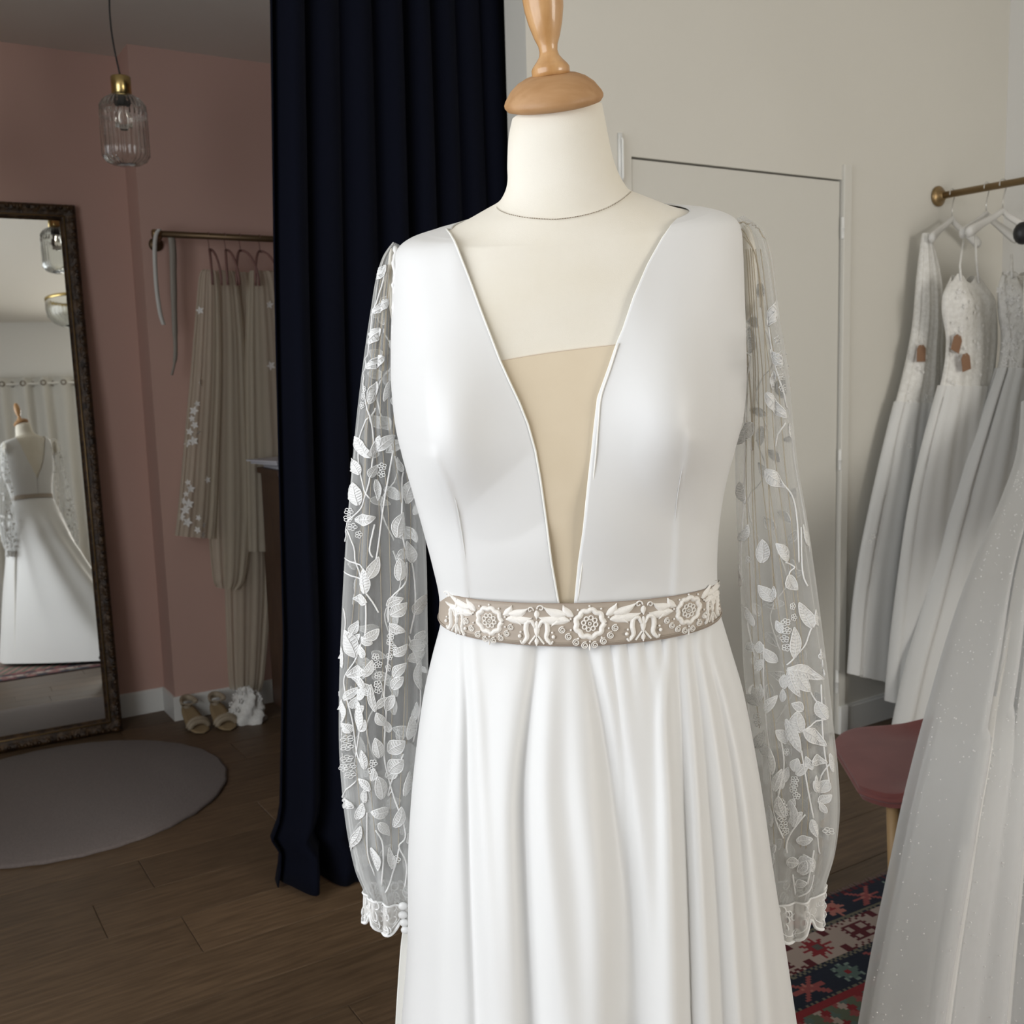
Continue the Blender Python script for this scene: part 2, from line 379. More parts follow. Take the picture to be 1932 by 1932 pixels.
# right wall, left wall with shop window, rear wall with an opening made up for the fill
wall('wall_right', uvz(WU1, WV0, 0), uvz(WU1, WV1, 0), 0, HC, .1, 'wallw2', -U)
def holed(name, mt, a0, a1, h0, h1, zz0, zz1, A, B, along, base):
    mb = MB()
    def s(x0, x1, z0, z1): mb.box(A*((x0+x1)/2) + B + ZZ*((z0+z1)/2), A*((x1-x0)/2), along, ZZ*((z1-z0)/2))
    s(a0, h0, 0, HC); s(h1, a1, 0, HC); s(h0, h1, 0, zz0); s(h0, h1, zz1, HC)
    o = mb.out(name, mt, None, smooth=False, base=base); o['kind'] = 'structure'
holed('wall_left', 'wallw2', WV0, FE, -.5, 2.4, .6, 2.9, V, U*(WU0-.05), U*.05, uvz(WU0, 0, 0))
holed('wall_rear', 'wallw2', WU0, WU1, 1.8, 3.7, .75, 2.75, U, V*(WV0-.05), V*.05, uvz(2, WV0, 0))
def window(name, A, N_, c, w_, z0, z1, k):
    mb = MB(); f = .035
    for x in ([-1+2*i/k for i in range(k+1)]): mb.box(c+A*(x*(w_/2-f/2))+ZZ*((z0+z1)/2), A*(f/2), N_*.03, ZZ*((z1-z0)/2))
    for z in (z0+f/2, z1-f/2): mb.box(c+ZZ*z, A*(w_/2), N_*.03, ZZ*(f/2))
    o = mb.out(name, 'whitegloss', None, smooth=False, base=c+ZZ*z0); o['kind'] = 'structure'
window('window_1', V, U, uvz(WU0-.05, .95, 0), 2.9, .6, 2.9, 3)
window('rear_fill_window', U, V, uvz(2.75, WV0-.05, 0), 1.9, .75, 2.75, 2)  # unseen frame made up around the added fill light
# fitting room: pink walls with a shallow step
P1, P2, PU = 4.915, 4.715, 1.101
mb = MB(); mb.box(uvz((WU0+PU)/2, P1+.1, HF/2), U*((PU-WU0)/2), V*.1, ZZ*(HF/2)); mb.box(uvz((PU+3)/2, P2+.2, HF/2), U*((3-PU)/2), V*.2, ZZ*(HF/2))
o = mb.out('wall_fitting_room_back', 'pink', None, smooth=False, base=uvz(PU, P1, 0)); o['kind'] = 'structure'
wall('wall_fitting_room_right', uvz(3, WV1+T, 0), uvz(3, 5.1, 0), 0, HF, .1, 'pink', -U)
mb = MB(); bh = .105
for a, b, n_ in ((uvz(WU0,P1,0), uvz(PU,P1,0), -V), (uvz(PU,P1,0), uvz(PU,P2,0), -U), (uvz(PU-.012,P2,0), uvz(3,P2,0), -V)):
    mb.box((a+b)/2+n_*.006+ZZ*(bh/2), (b-a)/2, n_*.006, ZZ*(bh/2)); mb.box((a+b)/2+n_*.004+ZZ*(bh+.003), (b-a)/2, n_*.004, ZZ*.003)
o = mb.out('baseboard_fitting_room', 'whitegloss', None, smooth=False, base=uvz(PU, P1, 0)); o['kind'] = 'structure'
mb = MB()
mb.box(uvz((D1+.048+WU1)/2, WV1-.007, .052), U*((WU1-D1-.048)/2), V*.007, ZZ*.052); mb.box(uvz((D1+.048+WU1)/2, WV1-.004, .109), U*((WU1-D1-.048)/2), V*.004, ZZ*.005)
mb.box(uvz((DW0+D0)/2, WV1-.007, .052), U*((D0-DW0)/2-.002), V*.007, ZZ*.052)
o = mb.out('baseboard_back', 'whitegloss', None, smooth=False, base=uvz(D1, WV1, 0)); o['kind'] = 'structure'
o = MB().bevelbox(uvz(D1+.03, WV1-.012, .06), U*.024, V*.014, ZZ*.06, .003).out('trim_2', 'whitegloss', None, smooth=False, base=uvz(D1+.03, WV1, 0)); o['kind'] = 'structure'

# ------------------------------------------------------------------ mannequin
Y0 = 1.22
bl = on_plane(838, 808, YY, Y0-.1); br = on_plane(1270, 795, YY, Y0-.1)
def bust(s, v, t, p, c):
    st = math.sin(t)
    if st <= 0: return Vector((0,0,0))
    d = 0
    for b_c in (bl, br):
        dx = (p.x-b_c.x)/.052; dz = p.z-b_c.z; dz = dz/(.095 if dz > 0 else .075)
        d += .036*math.exp(-(dx*dx+dz*dz))
    return Vector((0, -d*min(1, st*1.6), 0))
# Lx,Ly,Rx,Ry, front, back, dip
TR = [
 (966,226,1136,198,.048,.045,-.003),
 (959,262,1144,240,.056,.052,-.005),
 (957,310,1153,285,.058,.055,-.008),
 (957,345,1163,318,.060,.058,-.012),
 (949,370,1176,343,.062,.060,-.018),
 (934,389,1192,362,.064,.062,-.024),
 (902,407,1228,376,.067,.066,-.026),
 (860,429,1282,396,.070,.072,-.027),
 (815,446,1330,404,.0718,.078,-.026),
 (775,458,1366,412,.0722,.082,-.023),
 (754,478,1386,430,.0732,.086,-.018),
 (748,520,1391,480,.077,.092,-.010),
 (746,590,1394,560,.083,.098,-.003),
 (744,660,1397,640,.086,.102,0),
 (745,730,1398,715,.092,.104,0),
 (752,800,1392,785,.096,.104,0),
 (766,860,1376,845,.097,.102,0),
 (786,930,1358,915,.094,.098,0),
 (808,1010,1346,995,.088,.092,0),
 (824,1070,1342,1055,.083,.086,0),
 (835,1120,1343,1105,.080,.083,0),
 (836,1165,1350,1150,.083,.086,0),
 (828,1215,1362,1200,.092,.098,0),
 (805,1300,1390,1290,.11,.12,0),
 (790,1400,1410,1400,.12,.13,0),
]
torso = Surf(TR, YY, Y0, bust)
base = Vector((.08, Y0, 0))
man = empty('dress_form', base, 'cream cotton-covered tailor bust on a stand, wearing the long white gown', 'mannequin')
_t = torso.closed('torso', 'linen', man, 130, 96); _m = _t.modifiers.new('smooth', 'SMOOTH'); _m.factor = .5; _m.iterations = 10; _g = _t.vertex_groups.new(name='shoulders'); _g.add(list(range(32*96, len(_t.data.vertices)-96)), 1, 'REPLACE'); _m.vertex_group = 'shoulders'
# closing fabric at the neck top, gathered
c0, h0, f0, b0, z0_ = torso.sec(0)
rows = []
for i in range(7):
    k = i/6; r = []
    for j in range(64):
        a = 2*math.pi*j/64; q = 1-k*.8; rip = (.0016*math.cos(11*a+2)+.0012*math.cos(17*a))*k
        p = c0 + h0*(math.cos(a)*q) - YY*((f0 if math.sin(a) > 0 else b0)*math.sin(a)*q) + ZZ*(z0_*math.sin(a)*q + .012*math.sin(k*1.5) + rip + .004*k); r.append(p)
    rows.append(r)
MB().grid(rows, close=True).out('neck_top', 'linen', man, label='gathered cotton at the top of the neck')
# stitched collar seam
seam = [torso.at(x, y, .0006) for x, y in [(q.x, q.y) for q in curve_pts([(936,391,0),(945,398,0),(965,405,0),(1000,411,0),(1050,413,0),(1100,406,0),(1140,394,0),(1170,378,0),(1190,362,0)], 8)]]
MB().tube(seam, .0004, 6).out('neck_seam', 'linen', man)
mb = MB(); acc = 0
fine = curve_pts(seam, 4)
for a, b in zip(fine, fine[1:]):
    acc += (b-a).length
    if acc > .0026: acc = 0; d = (b-a).normalized(); mb.box(b+Vector((0,-.0012,-.0006)), d*.0007, Vector((0,.0003,0)), ZZ*.0004)
mb.out('stitching', 'stitch', man, kind='stuff', label='tiny brown stitches round the neck seam')
# wooden cap and turned finial
ax = Vector((-.105, -.36, 1)).normalized()
cc = on_plane(1045, 193, YY, Y0-.012)
cap = MB().lathe(cc, ax, [(0,-.006),(.045,-.006),(.0525,-.004),(.0555,.000),(.0558,.003),(.054,.007),(.047,.0165),(.038,.0235),(.028,.028),(.018,.030),(0,.031)], 56).out('neck_cap', 'oakdull', man, label='matt turned wooden cap on the neck')
ft = cc + ax*.029 - Vector((.0,0,0)); ax2 = Vector((-.10, -.12, 1)).normalized()
MB().lathe(ft, ax2, [(0,-.004),(.0200,-.003),(.0212,.001),(.0212,.006),(.0195,.009),(.0150,.014),(.0112,.019),(.0100,.024),(.0108,.030),(.0145,.039),(.0185,.052),(.0215,.067),(.0225,.080),(.0215,.095),(.0180,.112),(.0125,.126),(.0065,.133),(0,.135)], 48).out('finial', 'oak', man, label='glossy honey-coloured turned wooden finial')
# padded arm caps
for px, py, w_, h_, yy in ((1407,515,20,88,1.262),(742,545,9,74,1.262)):
    c = on_plane(px, py, YY, yy); e = FPX/yy
    mb = MB(); mb.ball(c, 1, 24, (w_/e, .020, h_/e)); mb.out('arm_cap', 'linen', man)
mb = MB().lathe(Vector((.09, Y0, 0)), ZZ, [(0,.045),(.02,.045),(.016,.08),(.016,1.1),(0,1.1)], 16); mb.out('pole', 'oak', man)
mb = MB()
for k in range(3):
    a = k*2.094+.5; d = Vector((math.cos(a), math.sin(a), 0)); q = Vector((.09, Y0, 0)); mb.tube([q+ZZ*.16, q+d*.10+ZZ*.12, q+d*.2+ZZ*.05, q+d*.24+ZZ*.03], [.014,.014,.013,.012], 8)
mb.out('tripod_base', 'oak', man)

# ------------------------------------------------------------------ the gown on the mannequin
gown = empty('wedding_gown', base+Vector((0,0,.02)), 'white satin gown with deep V neckline and embroidered tulle sleeves, on the central mannequin', 'dress')
NL = [(432,838),(437,848),(470,864),(520,883),(580,905),(640,928),(680,943),(720,961),(760,980),(800,996),(850,1010),(900,1019),(950,1026),(1000,1033),(1060,1041),(1142,1055)]
NR = [(385,1312),(395,1290),(420,1270),(450,1250),(500,1222),(560,1196),(620,1176),(650,1163),(700,1146),(750,1128),(800,1122),(850,1117),(900,1111),(950,1105),(1000,1100),(1060,1092),(1142,1084)]
dartL = [(842,828),(870,838),(900,850),(940,862),(990,872),(1040,880),(1095,886),(1160,890)]
dartR = [(812,1287),(830,1288),(860,1287),(900,1280),(940,1274),(1000,1269),(1060,1266),(1160,1263)]
def dress_off(v, t, left):
    """bodice stand-off from the form, with the dart folds"""
    p = proj(torso.S(v, t)); d = .0045
    tab = dartL if left else dartR; y0 = tab[0][0]
    if math.sin(t) > 0 and p[1] > y0-6:
        x = sinterp(tab, p[1]); s_ = p[0]-x; g = min(1, (p[1]-y0+6)/22)
        sg = s_ if left else -s_
        d += .0034*g/(1+math.exp(max(-30, min(30, sg/2.6))))*math.exp(min(0, sg)/20)
    # soft drape wrinkles
    f_ = max(0, math.sin(t)); u_ = p[0]-(800 if left else 1300); w_ = p[1]
    d += f_*(.0018*math.sin((p[0]*.8+w_*.35)/38.)+.0034*math.sin((p[0]*(.45 if left else -.55)+w_)/46.)*math.exp(-((w_-980)/150)**2)
             + .003*math.exp(-((p[0]-(862 if left else 1200))/26)**2-((w_-470-(p[0]-800)*.2)/90)**2)*(1 if left else .6)
             - .003*math.exp(-((p[0]-(1215 if not left else 905))/45)**2-((w_-820)/60)**2))
    return max(d, .0032)
def neck_t(v, left):
    tab = NL if left else NR
    lo, hi = (.02, math.pi-.005)
    f = lambda t: proj(torso.S(v, t, .0045))
    # px falls as t grows
    best = None
    for k in range(30):
        m_ = (lo+hi)/2; q = f(m_); x = interp(tab, q[1])
        if q[0] > x: lo = m_
        else: hi = m_
    return (lo+hi)/2
VT_L, VT_R, VB = 7.15, 7.35, 21.0
def half(left):
    rows = []; edge = []
    nv, nt = 190, 200; v0 = VT_L if left else VT_R
    for i in range(nv+1):
        v = v0+(VB-v0)*(i/nv); tn = neck_t(v, left)
        bt = math.pi*(.5 if True else 1)
        # back edge: shallow V opening at the back
        kb = min(1, max(0, (v-v0)/11.5)); open_ = .30+.22*math.sin(min(1,kb*1.1)*math.pi/2)*2.0
        if left: t0, t1 = tn, math.pi + open_*math.pi*.5 if v < 17 else math.pi*1.5
        else: t0, t1 = tn, -(open_*math.pi*.5) if v < 17 else -math.pi*.5
        if v < 17:
            kk = (v-v0)/(17-v0); opn = .42+(.5-.42)*kk
            t1 = math.pi*(1+opn*(.55+.45*kk)) if left else -math.pi*opn*(.55+.45*kk)
        r = []
        for j in range(nt+1):
            k = j/nt; t = t0+(t1-t0)*k; o_ = dress_off(v, t, left)
            if i < 12: o_ = o_*(.35+.65*i/12)
            r.append(torso.S(v, t, o_))
        rows.append(r); edge.append(r[0])
    return rows, edge
body = []
mbL = MB()
for left in (True, False):
    rows, edge = half(left); mbL.grid(rows)
    body.append((left, edge))
bod = mbL.out('bodice', 'satin', gown, label='smooth white satin bodice with a dart on each side'); solid(bod, .0018, -1)
for left, edge in body:
    e = edge[2:]
    MB().tube([p+Vector((0,-.0006,0)) for p in e], .0011, 6).out('neckline_piping', 'piping', gown)
# second fold line beside the right neckline
mb = MB(); mb.tube([torso.at(sinterp(NR, y)+4+4*math.sin((y-640)/500*math.pi), y, .0062) for y in range(650, 1136, 12)], .0009, 6); mb.out('neckline_facing', 'piping', gown)
for tab in (dartL, dartR):
    y0 = tab[0][0]; MB().tube([torso.at(sinterp(tab, y)+(1 if tab is dartL else -1)*1.5, y, .0047+.0008*min(1, (y-y0)/30)) for y in range(y0+2, 1150, 10)], .0006, 5).out('dart_seam', 'satin', gown)
# nude mesh insert in the plunge: top edge from (936,680) to (1162,648)
VV = [9.0+(20.95-9.0)*i/60 for i in range(61)]
tLs = [(v, neck_t(v, True)) for v in VV]; tRs = [(v, neck_t(v, False)) for v in VV]
rows = []
for i in range(34):
    r = []
    for j in range(21):
        y0 = 683-33*(j/20)-2*math.sin(j/20*3.14); y = y0+(1150-y0)*(i/33); lo, hi = 9.0, 20.95
        for _ in range(14):
            v = (lo+hi)/2; tl = interp(tLs, v)+.02; tr_ = interp(tRs, v)-.02; t = tl+(tr_-tl)*j/20
            if proj(torso.S(v, t))[1] < y: lo = v
            else: hi = v
        r.append(torso.S(v, t, .0013))
    rows.append(r)
MB().grid(rows).out('plunge_insert', 'skinmesh', gown, label='nude mesh panel filling the deep V')
MB().tube([p for p in rows[0]], .0009, 6, flat=.6).out('insert_hem', 'nudeseam', gown)

# skirt
SK = [
 (838,1150,1350,1138,.084,.086,-.006),
 (833,1180,1358,1165,.090,.096,-.006),
 (817,1240,1376,1225,.108,.12,0),
 (801,1310,1398,1300,.125,.15,0),
 (788,1400,1417,1395,.145,.19,0),
 (777,1500,1435,1500,.170,.24,0),
 (770,1620,1452,1620,.195,.29,0),
 (769,1760,1474,1760,.22,.37,0),
 (755,1932,1500,1932,.25,.47,0),
 (736,2150,1536,2150,.29,.62,0),
 (710,2450,1585,2450,.33,.85,0),
 (680,2800,1642,2800,.37,1.25,0),
]
# folds: (x at y=1235, 1350, 1500, 1700, 1932), amplitude (m, + towards camera), width px at the waist/hem, slant
FY = [1225,1350,1500,1700,1932]
FO = [
 ((850,838,822,808,800), -.0045, 22, 30),
 ((866,862,850,842,838), .0040, 16, 26),
 ((878,884,886,892,902), -.0080, 8, 15),
 ((892,902,910,920,934), .0055, 12, 22),
 ((975,960,950,955,962), .0060, 26, 32),
 ((1018,1002,990,996,1008), -.0100, 13, 26),
 ((1045,1035,1030,1045,1068), .0062, 20, 34),
 ((1085,1090,1100,1122,1130), .0050, 20, 30),
 ((1108,1135,1158,1180,1186), -.0130, 13, 38),
 ((1150,1168,1185,1200,1210), -.0040, 6, 20),
 ((1258,1250,1256,1262,1266), .0085, 9, 24),
 ((1276,1284,1290,1298,1304), -.0075, 6, 9),
 ((1292,1302,1312,1322,1334), .0065, 8, 12),
 ((1304,1320,1334,1350,1362), -.0060, 7, 10),
 ((1318,1340,1360,1376,1392), .0070, 8, 12),
 ((1330,1358,1384,1402,1420), -.0060, 7, 12),
 ((1340,1376,1404,1428,1452), .0060, 8, 14),
 ((1350,1388,1418,1446,1474), -.0050, 7, 12),
]
GA = [(1135,.0016,5),(1152,-.0022,5),(1168,.0024,6),(1183,-.0026,5),(1200,.0026,6),(1216,-.0030,6),(1234,.0026,6),(1250,-.0024,6),(1010,-.0015,8),(985,.0012,8)]
def skirt_disp(s, v, t, p, c):
    st = math.sin(t); q = proj(p); py = q[1]
    g = min(1, max(0, (py-1195)/150)); gr = .28+.72*min(1, max(0, (py-1200)/330)); grow = 1+max(0, (py-1932))/500*1.2
    if st > -.05:
        d = 0
        k = min(1, max(0, (py-1225)/(1932-1225)))
        for xs, A, w0, w1 in FO:
            x = sinterp(list(zip(FY, xs)), min(py, 1932)); x += (x-1110)*max(0, py-1932)/1932*.35
            w_ = max(9, w0+(w1-w0)*k); e = (q[0]-x)/w_; A = A*(1.3 if w1 >= 20 else .9+.3*k)
            if abs(e) < 3.5: d += A*gr*grow*math.exp(-e*e)
        if py < 1420:
            f = math.exp(-max(0, py-1225)/55)
            for x, A, w_ in GA:
                xx = x+(py-1225)*.12*(1 if x > 1100 else -.5); e = (q[0]-xx)/(w_*(1+(py-1225)/160))
                d += A*f*math.exp(-e*e)
        d *= max(0, min(1, st*2.2+.15)); out = -s.n*d
    else:
        d = .018*g*math.sin(t*11+1)*min(1, -st*3)*min(1, max(.0,(py-1150)/800)); out = s.n*d
    return out
skirt = Surf(SK, YY, Y0, skirt_disp)
skirt.closed('skirt', 'skirt', gown, 170, 420, off=.002, label='long flowing white crepe skirt falling in soft folds')
# outer layer peeping at the far left hem edge and the train on the floor behind
q0 = [on_plane(x, y, YY, Y0+.06) for x, y in ((775,1640),(766,1720),(757,1775),(751,1850),(746,1932),(731,2200),(700,2680))]
rows = []
for p in curve_pts(q0, 6): rows.append([p+Vector((.0005+.07*k/6, .012*math.sin(k), 0)) for k in range(7)])
uls = MB().grid(rows).out('underskirt', 'piping', gown, label='bright white lining edge at the left'); solid(uls, .002)

# belt
BT = Surf(TR[19:23], YY, Y0, None)
def belt_top(x): return interp([(833,1104),(850,1120),(880,1131),(930,1139),(1000,1143),(1085,1143),(1160,1139),(1240,1130),(1300,1117),(1335,1103),(1350,1092)], x)
def belt_bot(x): return interp([(833,1168),(850,1186),(880,1201),(930,1214),(1000,1221),(1085,1223),(1160,1220),(1240,1209),(1300,1194),(1335,1178),(1353,1162)], x)
BE = Surf([(837,1090,1345,1076,.090,.090,-.004),(836,1108,1346,1094,.090,.090,-.004),(835,1135,1349,1120,.092,.090,-.009),(833,1166,1354,1152,.095,.092,-.013),(832,1180,1356,1166,.097,.093,-.014),(830,1196,1358,1182,.099,.093,-.014)], YY, Y0)
mb = MB(); rows = [[BE.S(1+2*i/8, 2*math.pi*j/120, .0035) for j in range(120)] for i in range(9)]
belt = mb.grid(rows, close=True).out('belt', 'taupe', gown, label='taupe ribbon belt with white lace appliques'); solid(belt, .0016)
MB().tube(rows[0], .0009, 6, close=True).out('belt_edge', 'taupedark', belt)
MB().tube(rows[-1], .0009, 6, close=True).out('belt_edge', 'taupedark', belt)
MB().tube([BE.S(2.86, 2*math.pi*j/120, .0050) for j in range(120)], .0005, 5, close=True).out('belt_edge', 'taupe', belt)
beltmid = [(e_, (belt_top(e_)+belt_bot(e_))/2) for e_ in range(833, 1355, 8)]
def BP(cx, sx, u, v_, off):
    x = cx+u*sx; x = min(max(x, 838), 1347)
    slope_y = interp(beltmid, x)
    return BE.at(x, slope_y+v_-4, off)
def ribbon2(fn, path, widths, h=.0012, base=.0052, name='motif', mt='beltlace', parent=None, zig=0, n=5, mb=None):
    """padded satin-stitch ribbon along a 2D path; fn(u,v,off) -> 3D"""
    P = [Vector((p[0], p[1])) for p in path]; k = len(P); rows = []
    for i in range(k):
        a = P[max(i-1,0)]; b = P[min(i+1,k-1)]; d = (b-a); d = d.normalized() if d.length > 1e-6 else Vector((1,0)); nn = Vector((-d.y, d.x))
        w_ = widths[i] if isinstance(widths, (list, tuple)) else widths; r = []
        for j in range(n):
            s_ = -1+2*j/(n-1); z = h*(1-s_*s_)*(1+(zig if i % 2 else -zig)); q = P[i]+nn*(w_/2*s_)
            r.append(fn(q.x, q.y, base+z-(.0008 if abs(s_) == 1 else 0)))
        rows.append(r)
    own = mb is None
    mb = mb or MB(); mb.grid(rows)
    if own: return mb.out(name, mt, parent)
def arcpts(cx, cy, r, a0, a1, n, ry=None): ry = ry or r; return [(cx+r*math.cos(a0+(a1-a0)*i/n), cy+ry*math.sin(a0+(a1-a0)*i/n)) for i in range(n+1)]
def leafribbon(fn, b, t, w_, mb, n=9, zig=.35, h=.0013, bend=0):
    P = []; W = []
    d = Vector((t[0]-b[0], t[1]-b[1])); nn = Vector((-d.y, d.x))
    for i in range(n):
        k = i/(n-1); P.append(Vector(b)+d*k+nn*(bend*math.sin(k*math.pi))); W.append(max(.6, 1.3*w_*math.sin(min(1,k*1.02+.03)*math.pi)**.75*(1.12-.35*k)))
    ribbon2(fn, P, W, h=h, mb=mb, zig=zig)
for cx, sx, sc_ in ((1112,1,1),(927,.92,.9),(1294,.86,.9)):
    F = lambda u, v_, off, cx=cx, sx=sx, k=sc_: BP(cx, sx, u*k*1.08, v_*k*1.05, off)
    mb = MB()
    for r, w_ in ((23.5,9.5),):
        pts = [( (r+1.6*math.cos(9*a))*math.cos(a), (r+1.6*math.cos(9*a))*math.sin(a)*1.02-2) for a in [2*math.pi*i/54 for i in range(55)]]
        ribbon2(F, pts, w_, h=.0018, mb=mb, zig=.15)
    for i in range(8):
        a = i*math.pi/4+.2; ribbon2(F, arcpts(10.5*math.cos(a), 10.5*math.sin(a)-2, 3.7, 0, 2*math.pi, 10), 2.6, mb=mb)
    ribbon2(F, arcpts(0, -2, 2.6, 0, 2*math.pi, 9), 2.2, mb=mb)
    for a in [i*math.pi/5+.3 for i in range(10)]: mb.ball(F(34*math.cos(a), 32*math.sin(a)-2, .0055), .0013, 6)
    mb.out('rosette', 'beltlace', belt, label='white lace rosette on the belt')
    mb = MB()
    for u, v_ in ((-47,9),(-36,21),(-23,31),(-8,37),(9,37),(24,31),(36,21),(44,8)):
        ribbon2(F, [(u+(1.4+a*.68)*math.cos(a*1.5), v_+(1.4+a*.68)*math.sin(a*1.5)) for a in [i*.42 for i in range(19)]], 2.2, h=.0010, mb=mb)
    ribbon2(F, [(0,34),(0,41),(0,47)], [2,4,1.2], mb=mb)
    mb.out('scroll_garland', 'beltlace', belt, label='chain of little white lace scrolls')
    for s_ in (-1, 1):
        for b, t, w_, bd in (((28,-16),(46,-37),11,.12),((38,-20),(80,-33),13,.12),((34,-8),(66,2),11,-.15),((50,-10),(88,-14),12,.1)):
            mb = MB(); leafribbon(F, (b[0]*s_, b[1]), (t[0]*s_, t[1]), w_, mb, bend=bd*s_); mb.out('lace_leaf', 'beltlace', belt)
        mb = MB(); ribbon2(F, [(s_*(84+(1.5+a*.75)*math.cos(a)), -30+(1.5+a*.75)*math.sin(a)) for a in [i*.5 for i in range(14)]], 2.8, mb=mb); mb.out('lace_scroll', 'beltlace', belt)
for cx, sx in ((1014,1),(1211,1),(867,.55),(1337,.45)):
    F = lambda u, v_, off, cx=cx, sx=sx: BP(cx, sx, u, v_, off)
    mb = MB()
    for s_ in (-1, 1):
        P = curve_pts([(s_*3,-2,0),(s_*9,-14,0),(s_*18,-12,0),(s_*20,2,0),(s_*18,16,0),(s_*26,27,0),(s_*30,22,0)], 4)
        ribbon2(F, [(p.x, p.y+8) for p in P], [4+5.5*math.sin(min(1,i/len(P)*1.15)*math.pi)**.6 if i/len(P) < .87 else 4 for i in range(len(P))], h=.0018, mb=mb, zig=.25)
        P = curve_pts([(s_*2,14,0),(s_*8,22,0),(s_*14,30,0)], 4); ribbon2(F, [(p.x, p.y+6) for p in P], 4, mb=mb)
        mb.ball(F(s_*31, 22, .006), .0022, 8); mb.ball(F(s_*29, 14, .006), .0014, 6)
    leafribbon(F, (0,-8), (0,26), 9, mb); leafribbon(F, (0,24), (0,40), 7, mb); leafribbon(F, (0,-28), (0,-10), 8, mb)
    mb.out('tulip_applique', 'beltlace', belt, label='white lace tulip on the belt')

# sleeves
SR = {}
def rip(phase, n=9, A=.0030):
    def f(s, v, t, p, c):
        k = min(1, v/2.5); d = A*(math.sin(n*t+phase+.35*v)+.5*math.sin((n*1.63)*t+phase*2-.3*v))*(.5+.5*k)
        d *= (.25+.75*abs(math.sin(t)))
        o = (p-c); return o.normalized()*d if o.length > 1e-6 else o
    return f
SL_L = [ (742,458,756,464,.012,.012,0),(724,485,752,492,.022,.022,0),(712,525,752,532,.032,.030,0),(703,585,752,590,.038,.036,0),(695,640,753,645,.040,.038,0),(687,700,754,706,.042,.042,0),
 (677,780,757,784,.045,.046,0),(668,860,775,862,.047,.05,0),(659,950,795,950,.05,.052,0),(651,1060,803,1058,.052,.054,0),(645,1180,806,1176,.054,.056,0),(641,1300,808,1296,.055,.056,0),
 (641,1410,806,1406,.053,.055,0),(647,1490,802,1492,.05,.05,0),(657,1565,798,1570,.046,.046,0),(672,1635,794,1642,.038,.038,0),(688,1676,790,1688,.030,.030,0),(689,1700,788,1712,.027,.027,0),(688,1735,786,1752,.026,.026,0)]
SL_R = [ (1384,416,1400,408,.012,.012,0),(1388,440,1438,440,.022,.022,0),(1390,480,1452,492,.032,.030,0),(1392,540,1460,552,.038,.036,0),(1394,610,1468,618,.040,.038,0),(1396,690,1481,700,.042,.042,0),
 (1393,780,1489,790,.045,.046,0),(1390,870,1499,880,.047,.05,0),(1391,960,1514,965,.05,.052,0),(1396,1060,1529,1060,.052,.054,0),(1400,1160,1543,1158,.054,.056,0),(1405,1270,1557,1265,.055,.056,0),
 (1416,1370,1568,1366,.053,.055,0),(1420,1460,1577,1452,.05,.05,0),(1424,1545,1580,1530,.046,.046,0),(1430,1620,1572,1606,.038,.038,0),(1436,1690,1556,1664,.030,.030,0),(1438,1722,1552,1696,.027,.027,0),(1442,1770,1550,1740,.026,.026,0)]
sur = {'L': Surf(SL_L, YY, 1.262, rip(.7), True), 'R': Surf(SL_R, YY, 1.262, rip(2.1), True)}
sil = {}
for k_, tb in (('L', SL_L), ('R', SL_R)):
    sil[k_] = ([(r[1], r[0]) for r in tb], [(r[3], r[2]) for r in tb])
def leaf_on(S_, side, b, t, w_, parent, back=False, off=.0012):
    lo, hi = sil[side]
    n, m_ = 10, 5; d = Vector((t[0]-b[0], t[1]-b[1])); nn = Vector((-d.y, d.x)).normalized(); bend = random.uniform(-.1,.1)*d.length
    rows = []
    for i in range(n):
        k = i/(n-1); c = Vector(b)+d*k+nn*(bend*math.sin(k*math.pi)); ww = w_/2*(math.sin(min(1,k*.97+.03)*math.pi)**.8)*(1.15-.4*k)+.3; r = []
        for j in range(m_):
            s_ = -1+2*j/(m_-1); q = c+nn*(ww*s_)-d.normalized()*(abs(s_)*ww*.35*(1-k)*0)
            x = min(max(q.x, sinterp(lo, q.y)+1.5), sinterp(hi, q.y)-1.5)
            z = off+(.0008 if j in (1,3) else (.0003 if j == 2 else 0))+(.00035 if (i+j) % 2 else 0)
            r.append(S_.at(x, q.y, z, back))
        rows.append(r)
    mb = MB(); mb.grid(rows); nf = len(mb.f); up = (rows[4][2]-CAMP).normalized()*-.0006
    edge = [r[0]+up for r in rows]+[r[-1]+up for r in rows[::-1]]; sz = (rows[0][2]-rows[-1][2]).length
    mb.tube(edge, .00075, 4, close=True); mb.tube([r[2]+up for r in rows[:-1]], .0007, 4)
    for i in range(1, n-2):
        for e_ in (0, 4): mb.tube([rows[i][2]+up*.8, (rows[i][1 if e_ == 0 else 3]+rows[i+1][1 if e_ == 0 else 3])/2+up*1.2, rows[i+1][e_]+up], .00045, 3, cap=False)
    o = mb.out('leaf', 'leafnet', parent); o.data.materials.append(M['thread'])
    o.data.polygons.foreach_set('material_index', [0 if i < nf else 1 for i in range(len(o.data.polygons))]); return o
def vine_on(S_, side, pts, parent, r=.0010, back=False):
    lo, hi = sil[side]; P = []
    for q in curve_pts([(x, y, 0) for x, y in pts], 6):
        x = min(max(q.x, sinterp(lo, q.y)+1.2), sinterp(hi, q.y)-1.2); P.append(S_.at(x, q.y, .0010, back))
    MB().tube(P, r, 5).out('stem', 'thread', parent)
